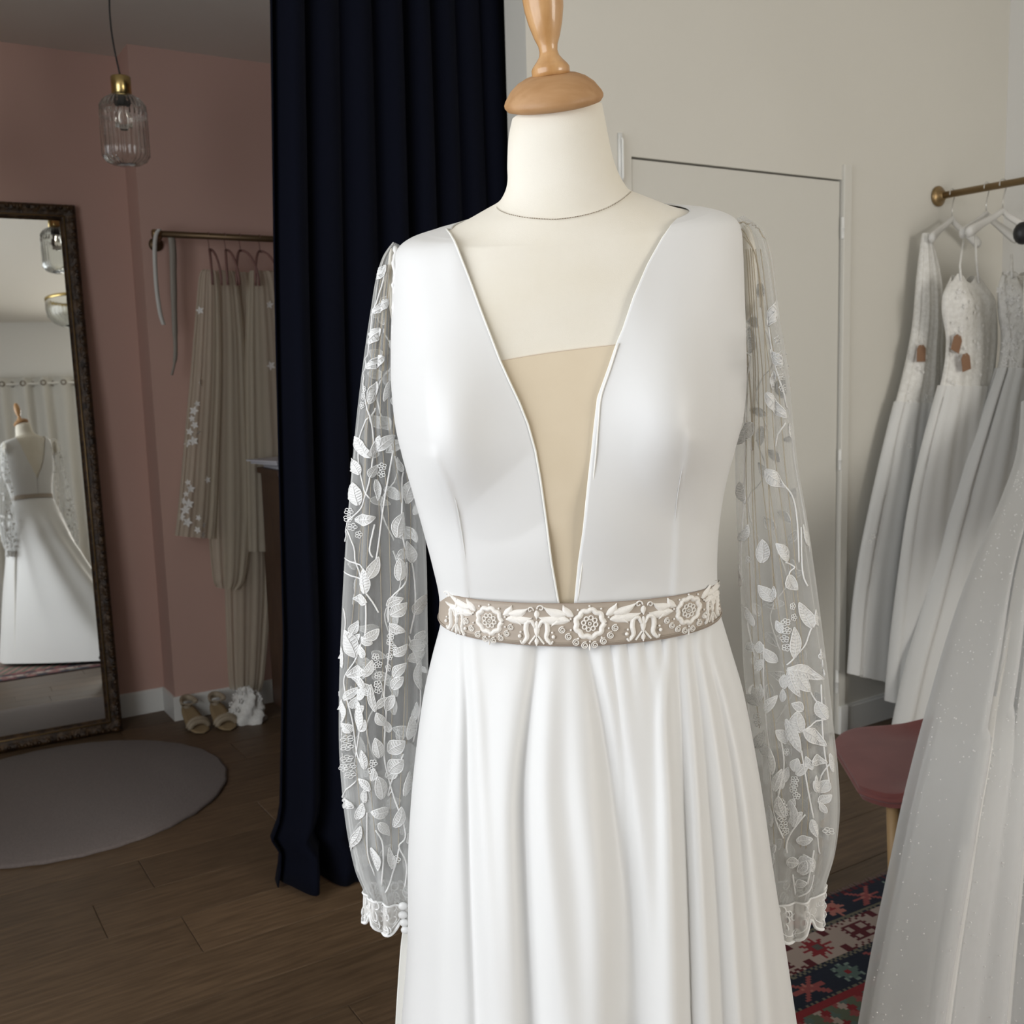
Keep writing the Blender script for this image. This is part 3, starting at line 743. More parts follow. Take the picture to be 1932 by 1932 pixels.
def flower_on(S_, side, c, R_, parent, back=False):
    lo, hi = sil[side]; mb = MB(); a0 = random.random()*2
    x0 = min(max(c[0], sinterp(lo, c[1])+4), sinterp(hi, c[1])-4); C0 = S_.at(x0, c[1], .0012, back)
    C1 = S_.at(min(x0+3, sinterp(hi, c[1])-1), c[1], .0012, back); C2 = S_.at(x0, c[1]+3, .0012, back)
    e1 = (C1-C0); e1 = e1/3 if e1.length > 1e-7 else Vector((.0006,0,0)); e2 = (C2-C0)/3
    for k in range(5):
        a = a0+k*2*math.pi/5; cx, cy = R_*.55*math.cos(a), R_*.55*math.sin(a); rr = R_*.36
        mb.tube([C0+e1*(cx+rr*math.cos(b))+e2*(cy+rr*math.sin(b)) for b in [2*math.pi*i/8 for i in range(8)]], .00055, 4, close=True)
    mb.out('blossom', 'thread', parent)
DATA = {'L': dict(
 leaves=[((729,502),(709,528),14),((730,566),(703,592),14),((719,620),(692,652),20),((722,672),(690,695),18),((712,720),(698,762),16),((735,720),(722,757),13),((700,862),(672,824),20),((702,857),(718,822),15),((714,850),(746,822),20),((678,895),(665,865),16),((700,900),(712,878),13),((760,890),(750,864),13),
  ((675,953),(668,911),21),((671,981),(707,976),22),((708,905),(712,945),15),((692,1118),(690,1072),21),((697,1090),(714,1051),20),((694,1137),(666,1129),19),((668,1240),(655,1188),22),((664,1196),(674,1172),14),((690,1204),(715,1187),18),((658,1274),(694,1267),22),((690,1295),(663,1279),16),((680,1376),(678,1325),20),((709,1341),(701,1290),12),((725,1368),(711,1344),16),((728,1341),(745,1312),20),
  ((752,1094),(752,1053),20),((749,1013),(758,967),22),((779,1061),(768,1021),18),((738,1161),(765,1137),22),((785,1150),(806,1121),18),((773,1220),(803,1212),22),((792,1300),(792,1245),12),((744,1277),(763,1250),16),((742,1300),(757,1275),16),((735,1180),(760,1190),16),((646,1320),(652,1360),14),((648,1260),(644,1220),12),
  ((716,1428),(709,1391),18),((733,1420),(760,1396),26),((736,1458),(757,1431),26),((720,1506),(713,1463),20),((647,1506),(668,1523),16),((733,1531),(702,1531),20),((716,1550),(735,1578),14),((690,1450),(684,1415),14),((768,1395),(778,1350),20),((760,1500),(772,1455),16),((680,1560),(664,1600),14),((745,1560),(755,1520),16),((700,1600),(716,1640),16),((742,1640),(734,1600),16),((700,1490),(676,1470),15),((770,950),(778,900),18),((765,780),(755,745),12)],
 vines=[[(726,520),(704,600),(696,660),(684,714),(698,784),(703,838),(700,895),(693,935),(674,967),(655,991),(654,1020)],[(709,770),(679,824),(680,900),(700,940)],[(655,991),(668,1029),(670,1061),(678,1088)],[(706,989),(699,1034),(703,1051)],[(652,1053),(687,1072)],[(650,1078),(679,1094)],[(692,1115),(714,1156)],
  [(693,1137),(693,1169),(690,1201),(668,1245),(655,1277),(656,1304),(663,1358),(671,1420),(690,1450)],[(650,1148),(656,1169),(655,1191)],[(736,1175),(736,1223),(724,1304),(728,1344),(724,1428),(741,1493),(763,1571),(752,1595),(765,1628),(763,1672)],[(779,1061),(783,1105),(783,1156),(776,1196)],[(768,1061),(765,1094),(736,1134),(733,1175)],[(670,1474),(647,1501)],[(711,1563),(722,1593),(722,1668)],[(693,1533),(693,1609),(706,1652)],[(762,890),(755,990),(764,1040)],[(740,850),(728,930),(716,1010),(708,1060)],[(758,1420),(733,1500),(741,1493)],[(773,1200),(790,1270),(792,1340),(780,1400)],[(680,1376),(668,1430)],[(728,1680),(745,1640),(752,1600)]],
 flowers=[(675,1009),(667,994),(660,965),(659,978),(744,1191),(738,1201),(736,1212),(744,1223),(736,1239),(733,1261),(709,1239),(703,1258),(714,1253),(714,1274),(713,1290),(714,1301),(644,1366),(646,1382),(647,1398),(658,1393),(646,1411),(658,1408),(648,1426),(658,1430),(654,1447),(662,1446),(662,1461),(684,735),(682,748),(681,765),(722,880),(721,894),(706,1438),(703,1452),(748,1620)]),
 'R': dict(
 leaves=[((1400,652),(1397,598),20),((1449,615),(1462,568),16),((1446,741),(1481,789),20),((1418,797),(1392,838),22),((1446,886),(1482,919),24),((1484,1059),(1465,1024),18),((1485,1086),(1505,1113),24),((1530,1183),(1508,1137),20),((1497,1239),(1497,1183),22),((1486,1261),(1548,1280),26),((1500,1263),(1530,1306),26),((1489,1263),(1508,1314),16),((1554,1355),(1543,1323),18),((1510,1380),(1503,1340),26),((1516,1376),(1556,1406),26),((1484,1358),(1510,1418),20),
  ((1438,1061),(1438,1018),24),((1457,1134),(1433,1104),20),((1400,1105),(1393,1065),16),((1398,1020),(1415,990),18),((1465,1250),(1446,1223),16),((1433,1323),(1436,1290),12),((1446,1344),(1465,1312),16),((1427,1411),(1441,1379),16),((1484,1403),(1465,1376),18),((1529,1437),(1558,1437),20),((1546,1496),(1538,1463),12),((1548,1517),(1560,1533),12),((1530,1544),(1540,1579),12),((1503,1587),(1530,1579),18),((1484,1625),(1507,1628),20),((1505,1646),(1521,1622),14),((1500,1672),(1520,1662),14),((1497,1560),(1490,1510),14),((1500,1455),(1505,1430),18),((1408,950),(1396,910),16),((1460,1460),(1455,1410),14),((1465,1490),(1474,1450),12),((1470,690),(1452,660),14),((1462,700),(1456,735),13),((1500,840),(1488,800),12),((1522,1030),(1512,990),14),((1538,1180),(1534,1150),10),((1425,1180),(1408,1150),14),((1432,1330),(1412,1310),16),((1566,1455),(1560,1420),10),((1456,1560),(1448,1520),14),((1478,1540),(1470,1500),14)],
 vines=[[(1393,650),(1405,655),(1417,673)],[(1393,678),(1414,692)],[(1451,617),(1473,735),(1489,784)],[(1478,797),(1462,843)],[(1478,911),(1495,943),(1503,994),(1507,1061)],[(1508,994),(1513,1075),(1521,1105)],[(1481,1061),(1500,1070),(1490,1080),(1485,1093)],[(1530,1183),(1521,1215),(1495,1242),(1485,1253)],[(1403,1142),(1412,1156),(1411,1185),(1427,1242)],[(1443,1215),(1445,1331),(1454,1420),(1462,1520),(1478,1580)],[(1516,1376),(1554,1355)],[(1530,1306),(1550,1335)],[(1511,1415),(1521,1474),(1532,1541)],[(1540,1579),(1550,1612)],[(1519,1536),(1486,1582),(1484,1609)],[(1532,1601),(1521,1665)],[(1495,1650),(1500,1690)],[(1532,1649),(1528,1670),(1508,1692)],[(1404,740),(1410,850),(1400,980),(1402,1100)],[(1560,1440),(1545,1490)],[(1510,840),(1518,940),(1530,1040)],[(1417,673),(1412,760),(1418,850)],[(1470,1380),(1478,1440),(1470,1500)],[(1545,1290),(1552,1390),(1562,1480)]],
 flowers=[(1396,668),(1407,692),(1466,641),(1470,671),(1474,690),(1478,711),(1480,733),(1495,1144),(1497,1165),(1482,1172),(1484,1188),(1481,1204),(1499,1480),(1497,1490),(1503,1501),(1500,1471),(1473,1512),(1479,1523),(1484,1533),(1476,1541),(1478,1555),(1481,1568),(1413,1055),(1428,1352),(1430,1364),(1483,1420),(1562,1567),(1543,1230),(1546,1250),(1549,1268),(1484,1220)])}
for side in ('L', 'R'):
    S_ = sur[side]; D_ = DATA[side]
    sl = S_.closed('sleeve', 'tulle', gown, 150, 150, v0=0, v1=16.2, label='sheer tulle sleeve embroidered with leaves')
    for b, t, w_ in D_['leaves']: leaf_on(S_, side, b, t, w_, sl)
    for p in D_['vines']: vine_on(S_, side, p, sl)
    for p in D_['flowers']: flower_on(S_, side, p, 7.5 if p[1] > 700 or side == 'L' else 9, sl)
    for k in range(26):
        y = random.uniform(1130, 1650); a, b = sinterp([(p[1], p[0]) for p in S_.px], y)+8, sinterp([(p[3], p[2]) for p in S_.px], y)-8
        x = random.uniform(a, b); an = random.uniform(-2.6, -.5); l = random.uniform(22, 34); leaf_on(S_, side, (x, y), (min(max(x+math.cos(an)*l, a), b), y+math.sin(an)*l), random.uniform(12,19), sl, off=.0004)
    S_.closed('gathered_layer', 'tulle', sl, 40, 120, off=-.003, v0=12.2, v1=16.3)
    # embroidery on the far side of the sleeve, seen through the net
    lo, hi = sil[side]; y = 560
    while y < 1640:
        a, b = sinterp(lo, y)+8, sinterp(hi, y)-8
        x = random.uniform(a, b); an = random.uniform(0, 6.28); l = random.uniform(26, 42)
        leaf_on(S_, side, (x, y), (min(max(x+math.cos(an)*l, a), b), y+math.sin(an)*l), random.uniform(14,22), sl, back=True); y += random.uniform(20, 38) if y < 1200 else random.uniform(9,18)
    for k in range(5):
        y = 620+k*210; a, b = sinterp(lo, y), sinterp(hi, y); q = a+(b-a)*random.uniform(.2,.8)
        vine_on(S_, side, [(q, y), (q+18, y+60), (q-14, y+120), (q+8, y+190)], sl, back=True)
    # gather lines: the net doubled in pleats
    for k in range(7):
        fr = .12+.11*k+random.uniform(-.03,.03); P = []
        for i in range(40):
            y = (500 if side == 'L' else 470)+i*(1130/39)*(1 if k % 3 else .8); a, b = sinterp(lo, y), sinterp(hi, y); P.append(S_.at(a+(b-a)*(fr+.05*math.sin(i*.13+k)), y, .0003))
        MB().tube(P, [.00065]*40, 4, flat=.5).out('pleat_fold', 'veil', sl)
    for P in {'R': ([(1390,420),(1415,424),(1440,452),(1456,520),(1462,600)], [(1393,440),(1418,466),(1436,540),(1444,680),(1450,900),(1462,1150)], [(1396,560),(1408,620),(1416,720),(1420,850)], [(1392,430),(1410,445),(1428,500),(1434,580)]), 'L': ([(752,470),(738,500),(728,580),(722,700)], [(754,480),(745,560),(742,700),(745,860)])}[side]:
        MB().tube([S_.at(q.x, q.y, .0008) for q in curve_pts([(x, y, 0) for x, y in P], 8)], .0011, 5, flat=.6).out('pleat_fold', 'veil', sl)
    # cuff
    rows = []; N_ = 96
    for i in range(7):
        r = []
        for j in range(N_):
            t = 2*math.pi*j/N_; ed = .75*abs(math.sin(2.5*t+.4)); vv = 16.1+(1.15+ed)*i/6; r.append(S_.S(min(vv, 17.99), t, .0012))
        rows.append(r)
    cf = MB().grid(rows, close=True).out('cuff', 'cufflace', sl, label='scalloped lace cuff')
    mb = MB(); mb.tube(rows[-1], .0021, 6, close=True); mb.tube(rows[-2], .0007, 5, close=True); mb.tube(rows[0], .0014, 6, close=True)
    random.seed(11)
    for k in range(120):
        i = random.randint(1,5); j = random.randint(0,N_-1); p = rows[i][j]; q = rows[i][(j+3)%N_]; e1 = (q-p).normalized(); e2 = (rows[i+1][j]-p).normalized()
        R_ = random.uniform(.0035,.006); nn = e1.cross(e2).normalized()*.001*(-1 if True else 1)
        mb.tube([p+nn+e1*(R_*math.cos(a))+e2*(R_*math.sin(a)) for a in [2*math.pi*z/8 for z in range(8)]], .0010, 5, close=True)
    cl = mb.out('cuff_lace', 'thread', sl)
    # gathered armhole seam
    mb = MB(); ys = list(range(466, 640, 6)) if side == 'L' else list(range(416, 560, 6)); P = []
    for i, y in enumerate(ys):
        x = (745+2*math.sin(i*.9)) if side == 'L' else (interp([(416,1385),(470,1391),(560,1396)], y)+2*math.sin(i*1.1)); P.append(on_plane(x, y, YY, 1.222-.02*math.sin(min(1,i/6))))
    mb.tube(P, [.0022+.0011*math.sin(i*1.7)**2 for i in range(len(P))], 7); mb.out('armhole_gathers', 'thread', gown)
# covered cuff buttons at the left wrist
for k, (x, y) in enumerate(((760,1706),(762,1723),(764,1737),(765,1750))):
    p = sur['L'].at(x, y, .004); mb = MB(); mb.ball(p, .0062, 14, (1,.6,.85)); mb.out('cuff_button', 'satin', gown)

# ------------------------------------------------------------------ navy curtain of the fitting room
random.seed(5)
nu, nz = 260, 60; rows = []; cv = 2.93
for i in range(nz+1):
    z = 2.93+(.010-2.93)*i/nz; r = []; k = i/nz
    u0 = interp([(0,.922),(.10,.945),(.16,.915),(.22,.95),(.76,1.0),(1.86,1.045),(2.6,1.083),(3,1.09)], z); u1 = 1.925; cv = 2.90+.055*z/2.6
    for j in range(nu+1):
        q = j/nu; u = u0+(u1-u0)*q; cv_ = cv+.05*q*q-.15*math.exp(-((q-.34)/.2)**2)*max(0, 1-z/1.6)**1.5
        ph = q*2*math.pi*8.3 + .5*math.sin(q*9) + .35*math.sin(z*1.3+q*4)*.6
        a = .028+.012*math.sin(q*13+1)+.012*k
        dv = a*math.sin(ph) + .010*math.sin(ph*2.3+z)*k
        du = .012*math.cos(ph)
        if z < .16: dv *= 1+(.16-z)*3.5; dv -= (.16-z)*.25*math.sin(ph*.5)
        zz = z + (.012*math.sin(q*21)*(1-z/.2) if z < .2 else 0)
        r.append(uvz(u+du, cv_+dv*(1-.65*q**4), max(zz, .006)))
    rows.append(r)
cur = MB().grid(rows).out('curtain', 'navy', None, base=uvz(1.35, cv, 0)); solid(cur, .004)
props(cur, 'floor-length navy curtain hanging in folds behind the mannequin, closing the pink fitting room', 'curtain')
hi_ = int(nz*(1-.115/2.92))
MB().tube([p-V*.003 for p in rows[hi_-0]], .0013, 4).out('hem_seam', 'navy', cur)
MB().tube([uvz(WU0+.6, 2.965, 2.925), uvz(1.95, 2.965, 2.925)], .014, 12).out('curtain_rail', 'darkbrass', cur)

# ------------------------------------------------------------------ rugs
rc = uvz(.52, 4.065, 0); mb = MB(); n = 96
ring = lambda r, z: [rc + U*(r*math.cos(2*math.pi*j/n)*(1+.006*math.sin(j*1.7))) + V*(r*.98*math.sin(2*math.pi*j/n)*(1+.006*math.cos(j*2.3))) + ZZ*z for j in range(n)]
mb.grid([ring(.59,.001), ring(.592,.008), ring(.582,.013), ring(.4,.014), ring(.2,.014), ring(.001,.014)], close=True)
props(mb.out('round_rug', 'rrug', None, base=rc), 'round taupe short-pile rug on the dark floor in front of the gilt mirror', 'rug')
# persian rug
NAVY=(.012,.018,.036); RED=(.24,.022,.03); CREAM=(.42,.34,.30); TEAL=(.10,.155,.14); PINK=(.42,.16,.135); ROSE=(.30,.075,.075); GREEN=(.115,.14,.095); DKR=(.10,.012,.02); STR=(.16,.15,.11)
def star(x, y, R_, n=8, sq=1):
    a = math.atan2(y*sq, x); r = math.hypot(x, y*sq); k = abs(((a*n/(2*math.pi)) % 1)-.5)*2; return r < R_*(.42+.58*k)
def dye(a, b):
    """a along the rug, b inwards from the far edge (metres)"""
    if b < .012: return DKR if int(a/.012) % 2 else NAVY
    def border(a, y, ph):
        i = math.floor((a+ph)/.135); x = (a+ph)-(i+.5)*.135
        if i % 2 == 0:
            c = (TEAL, PINK)[(i//2) % 2]
            if star(x, y, .046): return (RED if math.hypot(x, y) < .009 else ((.20,.27,.24) if c == TEAL and star(x, y, .046) and not star(x, y, .040) else c))
        else:
            if abs(abs(x*1.0)-abs(y)*1.05) < .009 and abs(y) < .040 and abs(x) < .044: return ROSE
            if abs(x)+abs(y) < .020: return PINK if abs(x)+abs(y) > .010 else RED
            if abs(y) < .006 and abs(x) < .05: return ROSE
        return NAVY
    if b < .103: return border(a, b-.057, .02)
    if b < .120:
        return (STR if int((a+b)/.009) % 2 else NAVY) if .107 < b < .117 else STR
    if b < .232:
        y = b-.176; i = math.floor(a/.16); x = a-(i+.5)*.16
        if i % 2 == 0:
            if star(x, y, .052, 10): return (.09,.09,.08) if max(abs(x), abs(y)) < .011 else RED
            if abs(abs(x)-.066) < .012 and abs(y) > .030: return DKR
        else:
            if abs(x) < .046 and abs(y) < .034:
                gx = abs(abs(x)-.021) < .010; gy = abs(abs(y)-.016) < .008
                if not (gx and gy): return DKR if int((y+1)/.007) % 2 or abs(x) < .038 else CREAM
            if abs(y) > .040 and (abs(x)+ (abs(y)-.04)*2) % .024 < .012: return DKR
        return CREAM
    if b < .250: return (STR if int((a+b)/.009) % 2 else NAVY) if .236 < b < .246 else STR
    if b < .340: return border(a, b-.295, .09)
    if b < .352: return (STR if int((a+b)/.009) % 2 else NAVY)
    if b < .378: return RED
    y = b; gx = math.floor(a/.028+b/.034); gy = math.floor(a/.028-b/.034)
    c = (gx*3+gy*5) % 7
    return (GREEN, CREAM, GREEN, RED, GREEN, TEAL, ROSE)[c]
ra = -.045; RA = (U*math.cos(ra)+V*math.sin(ra)); RB = (V*math.cos(ra)-U*math.sin(ra))
ro = uvz(2.9, 1.885, 0)      # far right reference corner
LA, LB, cs = 2.9, 1.75, .0078
def rugmesh():
    na, nb = int(LA/cs), int(LB/cs); vs = []; fs = []; cols = []
    vis = lambda a, b: True
    for i in range(nb+1):
        for j in range(na+1): vs.append((ro - RA*(j*cs-.15) - RB*(i*cs) + ZZ*.0075)[:])
    for i in range(nb):
        for j in range(na):
            k = i*(na+1)+j; fs.append((k, k+na+1, k+na+2, k+1))
            cols.append(dye(j*cs, (i+.5)*cs) if i*cs < .9 else dye(j*cs, max(0, LB-(i+.5)*cs)))
    t = len(vs); c4 = [0, na, nb*(na+1)+na, nb*(na+1)]
    for q in c4: p = Vector(vs[q]); vs.append((p.x, p.y, .0005))
    for i in range(4): a, b = c4[i], c4[(i+1)%4]; fs.append((a, b, t+(i+1)%4, t+i)); cols.append(NAVY)
    me = bpy.data.meshes.new('patterned_rug'); me.from_pydata([(Vector(p)-ro)[:] for p in vs], [], fs); me.materials.append(M['wool'])
    at = me.color_attributes.new('dye', 'FLOAT_COLOR', 'CORNER'); arr = []
    for f, c in zip(fs, cols): arr += list((*c, 1))*len(f)
    at.data.foreach_set('color', arr)
    o = bpy.data.objects.new('patterned_rug', me); o.location = ro; C.link(o); return o
rug = rugmesh(); props(rug, 'patterned wool rug in navy, red and cream under the hem of the gown', 'rug')
mb = MB()
for k in range(260):
    p = ro - RA*(k*LA/260-.15); mb.tube([p+ZZ*.004, p+RB*random.uniform(.015,.022)+RA*random.uniform(-.005,.005)+ZZ*.003], .0016, 4)
mb.out('fringe', 'fringe', rug, kind='stuff')

# ------------------------------------------------------------------ gilt mirror leaning on the pink wall
YAW, TILT = math.radians(60.6), math.radians(4.1)
mn = Vector((math.cos(YAW)*math.cos(TILT), -math.sin(YAW)*math.cos(TILT), math.sin(TILT)))
mU = Vector((math.sin(YAW), math.cos(YAW), 0)); mZ = (ZZ-mn*mn.z).normalized()
pb = on_z(231, 1377, .0); MWd, MHt, FW = 1.15, 2.31, .068
def mp(x, z, d=0): return pb - mU*(MWd-x) + mZ*z + mn*d      # x from left 0..MWd
mir = empty('leaning_mirror', mp(MWd/2, 0), 'tall mirror in an aged carved gilt frame leaning against the pink wall', 'mirror')
MB().box(mp(MWd/2, MHt/2, .004), mU*(MWd/2-.03), mZ*(MHt/2-.03), mn*.002).out('mirror_glass', 'mirror', mir, smooth=False)
MB().box(mp(MWd/2, MHt/2, -.008), mU*(MWd/2-.01), mZ*(MHt/2-.01), mn*.008).out('backboard', 'cab', mir, smooth=False)
PR = [(0,-.01),(0,.018),(.006,.030),(.018,.034),(.030,.026),(.040,.020),(.050,.022),(.058,.018),(.066,.010),(.068,.003)]
for name, c in (('frame_rail',0),('frame_rail',1),('frame_stile',2),('frame_stile',3)):
    mb = MB(); rows = []; L_ = MWd if c < 2 else MHt; N_ = int(L_/.012)
    for i in range(N_+1):
        r = []
        for d, h in PR:
            q = d + (L_-2*d)*i/N_; 
            if d < .036: h += .0035*math.sin(q/.011)*math.sin(d/.036*3.1)+.002*math.sin(q/.0043+d*200)
            if c == 0: r.append(mp(q, d, h))
            elif c == 1: r.append(mp(q, MHt-d, h))
            elif c == 2: r.append(mp(d, q, h))
            else: r.append(mp(MWd-d, q, h))
        rows.append(r)
    mb.grid(rows); f = mb.out(name, 'gilt', mir)
    mb = MB(); mb.tube([ (mp(q, .05, .024) if c == 0 else mp(q, MHt-.05, .024) if c == 1 else mp(.05, q, .024) if c == 2 else mp(MWd-.05, q, .024)) for q in (.05, L_/2, L_-.05)], .0035, 6)
    mb.out('gilt_bead', 'giltline', f)
    mb = MB(); q = .03
    while q < L_-.02:     # carved leaf bosses along the outer moulding
        p = (mp(q, .017, .034) if c == 0 else mp(q, MHt-.017, .034) if c == 1 else mp(.017, q, .034) if c == 2 else mp(MWd-.017, q, .034))
        mb.ball(p, .0095, 8, (1,1,1)); q += .032+.008*math.sin(q*40)
    mb.out('carving', 'gilt', f, kind='stuff')
for x in (.03, MWd-.03):
    mb = MB(); p = mp(x, .015, .03); mb.ball(p, .016, 10, (1.2,1,.8)); mb.out('corner_boss', 'gilt', mir)

def mirror_pt(px, py, dist):
    """real point whose reflection shows at px,py after travelling dist in total"""
    q = on_plane(px, py, mn, mp(0,0,.006).dot(mn)); r = ray(px, py).normalized(); t = (q-CAMP).length; d = r - mn*(2*r.dot(mn)); return q + d*(dist-t)

# pendant lamps
def pendant(p_top, label, z_ceil, scl=1, grp=None):
    t = empty('pendant_lamp', Vector((p_top.x, p_top.y, p_top.z-.28*scl)), label, 'lamp', grp)
    mb = MB(); n_ = 12; mb.tube([Vector((p_top.x-.02*math.sin(k/n_*3.14)*1.0, p_top.y, p_top.z+(z_ceil-p_top.z)*k/n_)) for k in range(n_+1)], .0028, 6); mb.out('cable', 'black', t)
    s = scl; MB().lathe(p_top, -ZZ, [(0,-.004),(.006,-.003),(.0065,0),(.028*s,.001),(.030*s,.004),(.030*s,.052*s),(.028*s,.054*s),(0,.054*s)], 28).out('lamp_holder', 'brass', t)
    MB().lathe(p_top, -ZZ, [(.022*s,.054*s),(.022*s,.085*s),(0,.086*s)], 20).out('socket', 'black', t)
    g = MB().lathe(p_top, -ZZ, [(.030*s,.056*s),(.036*s,.058*s),(.056*s,.070*s),(.068*s,.088*s),(.069*s,.110*s),(.070*s,.16*s),(.070*s,.215*s),(.070*s,.240*s),(.060*s,.256*s),(.040*s,.266*s),(0,.269*s),(0,.265*s),(.039*s,.262*s),(.058*s,.252*s),(.067*s,.238*s),(.067*s,.215*s),(.067*s,.16*s),(.070*s,.110*s),(.065*s,.090*s),(.054*s,.074*s),(.035*s,.062*s),(.030*s,.060*s)], 196, 28, .034).out('glass_shade', 'glass', t)
    b = MB(); b.lathe(p_top-ZZ*(.085*s), -ZZ, [(.012,0),(.014,.012),(.026,.035),(.030,.055),(.024,.075),(.01,.085),(0,.087)], 20); b.out('bulb', 'bulb', t)
    return t
pt = on_plane(227, 144, YY, 3.7)
pendant(pt, 'ribbed clear glass pendant lamp with brass holder hanging in front of the pink wall', HF, 1.1)
# bowl lamp that the mirror shows
bp_ = mirror_pt(138, 565, 9.6)
t = empty('bowl_lamp', bp_-ZZ*.1, 'ribbed glass bowl lamp with gold rim, seen only in the mirror beside the frame', 'lamp')
MB().lathe(bp_, -ZZ, [(.215,-.014),(.222,-.01),(.222,.01),(.215,.014)], 40).out('rim', 'brass', t)
MB().lathe(bp_, -ZZ, [(.215,.01),(.219,.07),(.208,.14),(.165,.19),(.10,.225),(0,.235),(0,.228),(.098,.218),(.158,.184),(.202,.136),(.212,.07),(.208,.01)], 120, 40, .012).out('glass_bowl', 'glass', t)
MB().tube([bp_, Vector((bp_.x, bp_.y, HC if bp_.dot(V) < WV1 else HF))], .003, 6).out('cable', 'black', t)
MB().lathe(bp_, -ZZ, [(0,0),(.05,.0),(.05,.05),(0,.05)], 20).out('socket', 'brass', t)

# ------------------------------------------------------------------ rail with veils in the fitting room
RVv = 4.60
rl = on_plane(300, 436, V, RVv); rr = on_plane(507, 456, V, RVv); rz = (rl.z+rr.z)/2; uL = to_uv(rl)[0]
rail = empty('veil_rail', uvz(uL, RVv, rz), 'dark brass clothes rail fixed to the pink wall, left of the navy curtain', 'clothes rail')
MB().tube([uvz(uL-.02, RVv, rz), uvz(2.4, RVv, rz)], .014, 12).out('rail', 'darkbrass', rail)
MB().lathe(uvz(uL-.03, RVv, rz), U, [(0,0),(.016,0),(.019,.005),(.019,.03),(.016,.035)], 16).out('end_cap', 'antbrass', rail)
for u in (uL+.01, 2.2):
    MB().tube([uvz(u, RVv, rz), uvz(u, RVv+.05, rz-.012), uvz(u, P2-.004, rz-.03)], [.010,.011,.012], 10).out('bracket', 'darkbrass', rail)
    MB().lathe(uvz(u, P2-.010, rz-.03), V, [(0,0),(.03,0),(.03,.010)], 16).out('wall_plate', 'darkbrass', rail)
def strip(name, pts, w_, mt, label, cat, n_=V, th=.0012, nsub=6, dd=RVv-.03):
    P = curve_pts([on_plane(x, y, V, dd) for x, y in pts], nsub); rows = []
    for i, p in enumerate(P): k = w_ if not isinstance(w_, list) else w_[min(i*len(w_)//len(P), len(w_)-1)]; rows.append([p-U*(k/2), p-V*.002, p+U*(k/2)])
    o = MB().grid(rows).out(name, mt, None, base=P[-1]); solid(o, th); return props(o, label, cat)
strip('ribbon', [(301,432),(294,445),(292,480),(295,540),(302,590),(309,613)], .018, 'ribbon', 'white satin ribbon hung over the left end of the dark brass rail', 'ribbon')
strip('long_ribbon', [(322,438),(326,470),(327,520),(329,600),(331,670),(324,708)], [.03,.03,.028,.024,.018,.010], 'ribbond', 'longer grey-beige ribbon end hanging lowest beside the white one', 'ribbon', dd=RVv+.0)
def wirehanger(px, w_, mt, label, z_off=.0, grp='hangers on the dark brass rail'):
    p = on_plane(px, 446, V, RVv); u = to_uv(p)[0]; t = empty('hanger', uvz(u, RVv, rz-.10), label, 'hanger', grp)
    hook = [uvz(u, RVv+.016*math.sin(a), rz+.016*math.cos(a)) for a in [-1.3+i*.4 for i in range(9)]]
    MB().tube(hook+[uvz(u, RVv+.004, rz-.03), uvz(u, RVv, rz-.055)], .002, 6).out('hook', mt, t)
    n_ = 14; P = [uvz(u+w_*math.sin(-math.pi/2+math.pi*i/n_), RVv-.09*abs(math.sin(-math.pi/2+math.pi*i/n_))*(1-w_*3), rz-.055-.16*(1-math.cos(-math.pi/2+math.pi*i/n_))) for i in range(n_+1)]
    MB().tube(P, .0055, 6).out('frame', mt, t)
hp = [(393,.020,'arched rose wood hanger nearest the left end of the dark rail'),(424,.026,'narrow arched rose wood hanger, second from the left end of the dark rail'),(452,.050,'wide arched rose wood hanger, third from the left end of the dark rail'),(489,.055,'paler arched hanger beside the curtain, last on the dark rail')]
for px, w_, l in hp: wirehanger(px, w_, 'rosewood', l)
def folds(n, A, ph, grow=True, n2=2.3):
    def f(s, v, t, p, c):
        k = .3+.7*v/s.N if grow else 1
        return -s.n*(A*k*(math.sin(n*t+ph)+.5*math.sin(n*n2*t+ph*2)))*(1 if math.sin(t) >= 0 else -1)*min(1, abs(math.sin(t))*3)
    return f
def appl(S_, pts, R_, parent, mt='veillace', name='lace_flower', off=.004, sz=.0011):
    for x, y in pts:
        c = S_.at(x, y, off); c1 = S_.at(x+3, y, off); c2 = S_.at(x, y+3, off); e1 = (c1-c).normalized(); e2 = (c2-c).normalized(); mb = MB(); a0 = random.random()*3
        rr = R_*random.uniform(.7,1.2)
        for k in range(5):
            a = a0+k*1.2566; d = e1*math.cos(a)+e2*math.sin(a); s_ = e1*-math.sin(a)+e2*math.cos(a); nn = (e1.cross(e2)).normalized()
            if nn.dot(CAMP-c) < 0: nn = -nn
            q = [c, c+d*rr*.45+s_*rr*.3+nn*.002, c+d*rr+nn*.004, c+d*rr*.45-s_*rr*.3+nn*.002, c+d*rr*.5+nn*.005]
            mb.add(q, [(0,1,4),(1,2,4),(2,3,4),(3,0,4)])
        mb.ball(c, rr*.18, 6); mb.out(name, mt, parent)
def veil(name, rows, dV, label, disp, fl=None, grp=None, mt='veil', nv=50, nt=140, R_=.02):
    S_ = Surf(rows, V, dV, disp, True); b = (S_.rows[-1][0]); root = empty(name, b, label, 'veil', grp)
    S_.closed('tulle_layer', mt, root, nv, nt)
    if fl: appl(S_, fl, R_, root)
    return S_
random.seed(3)
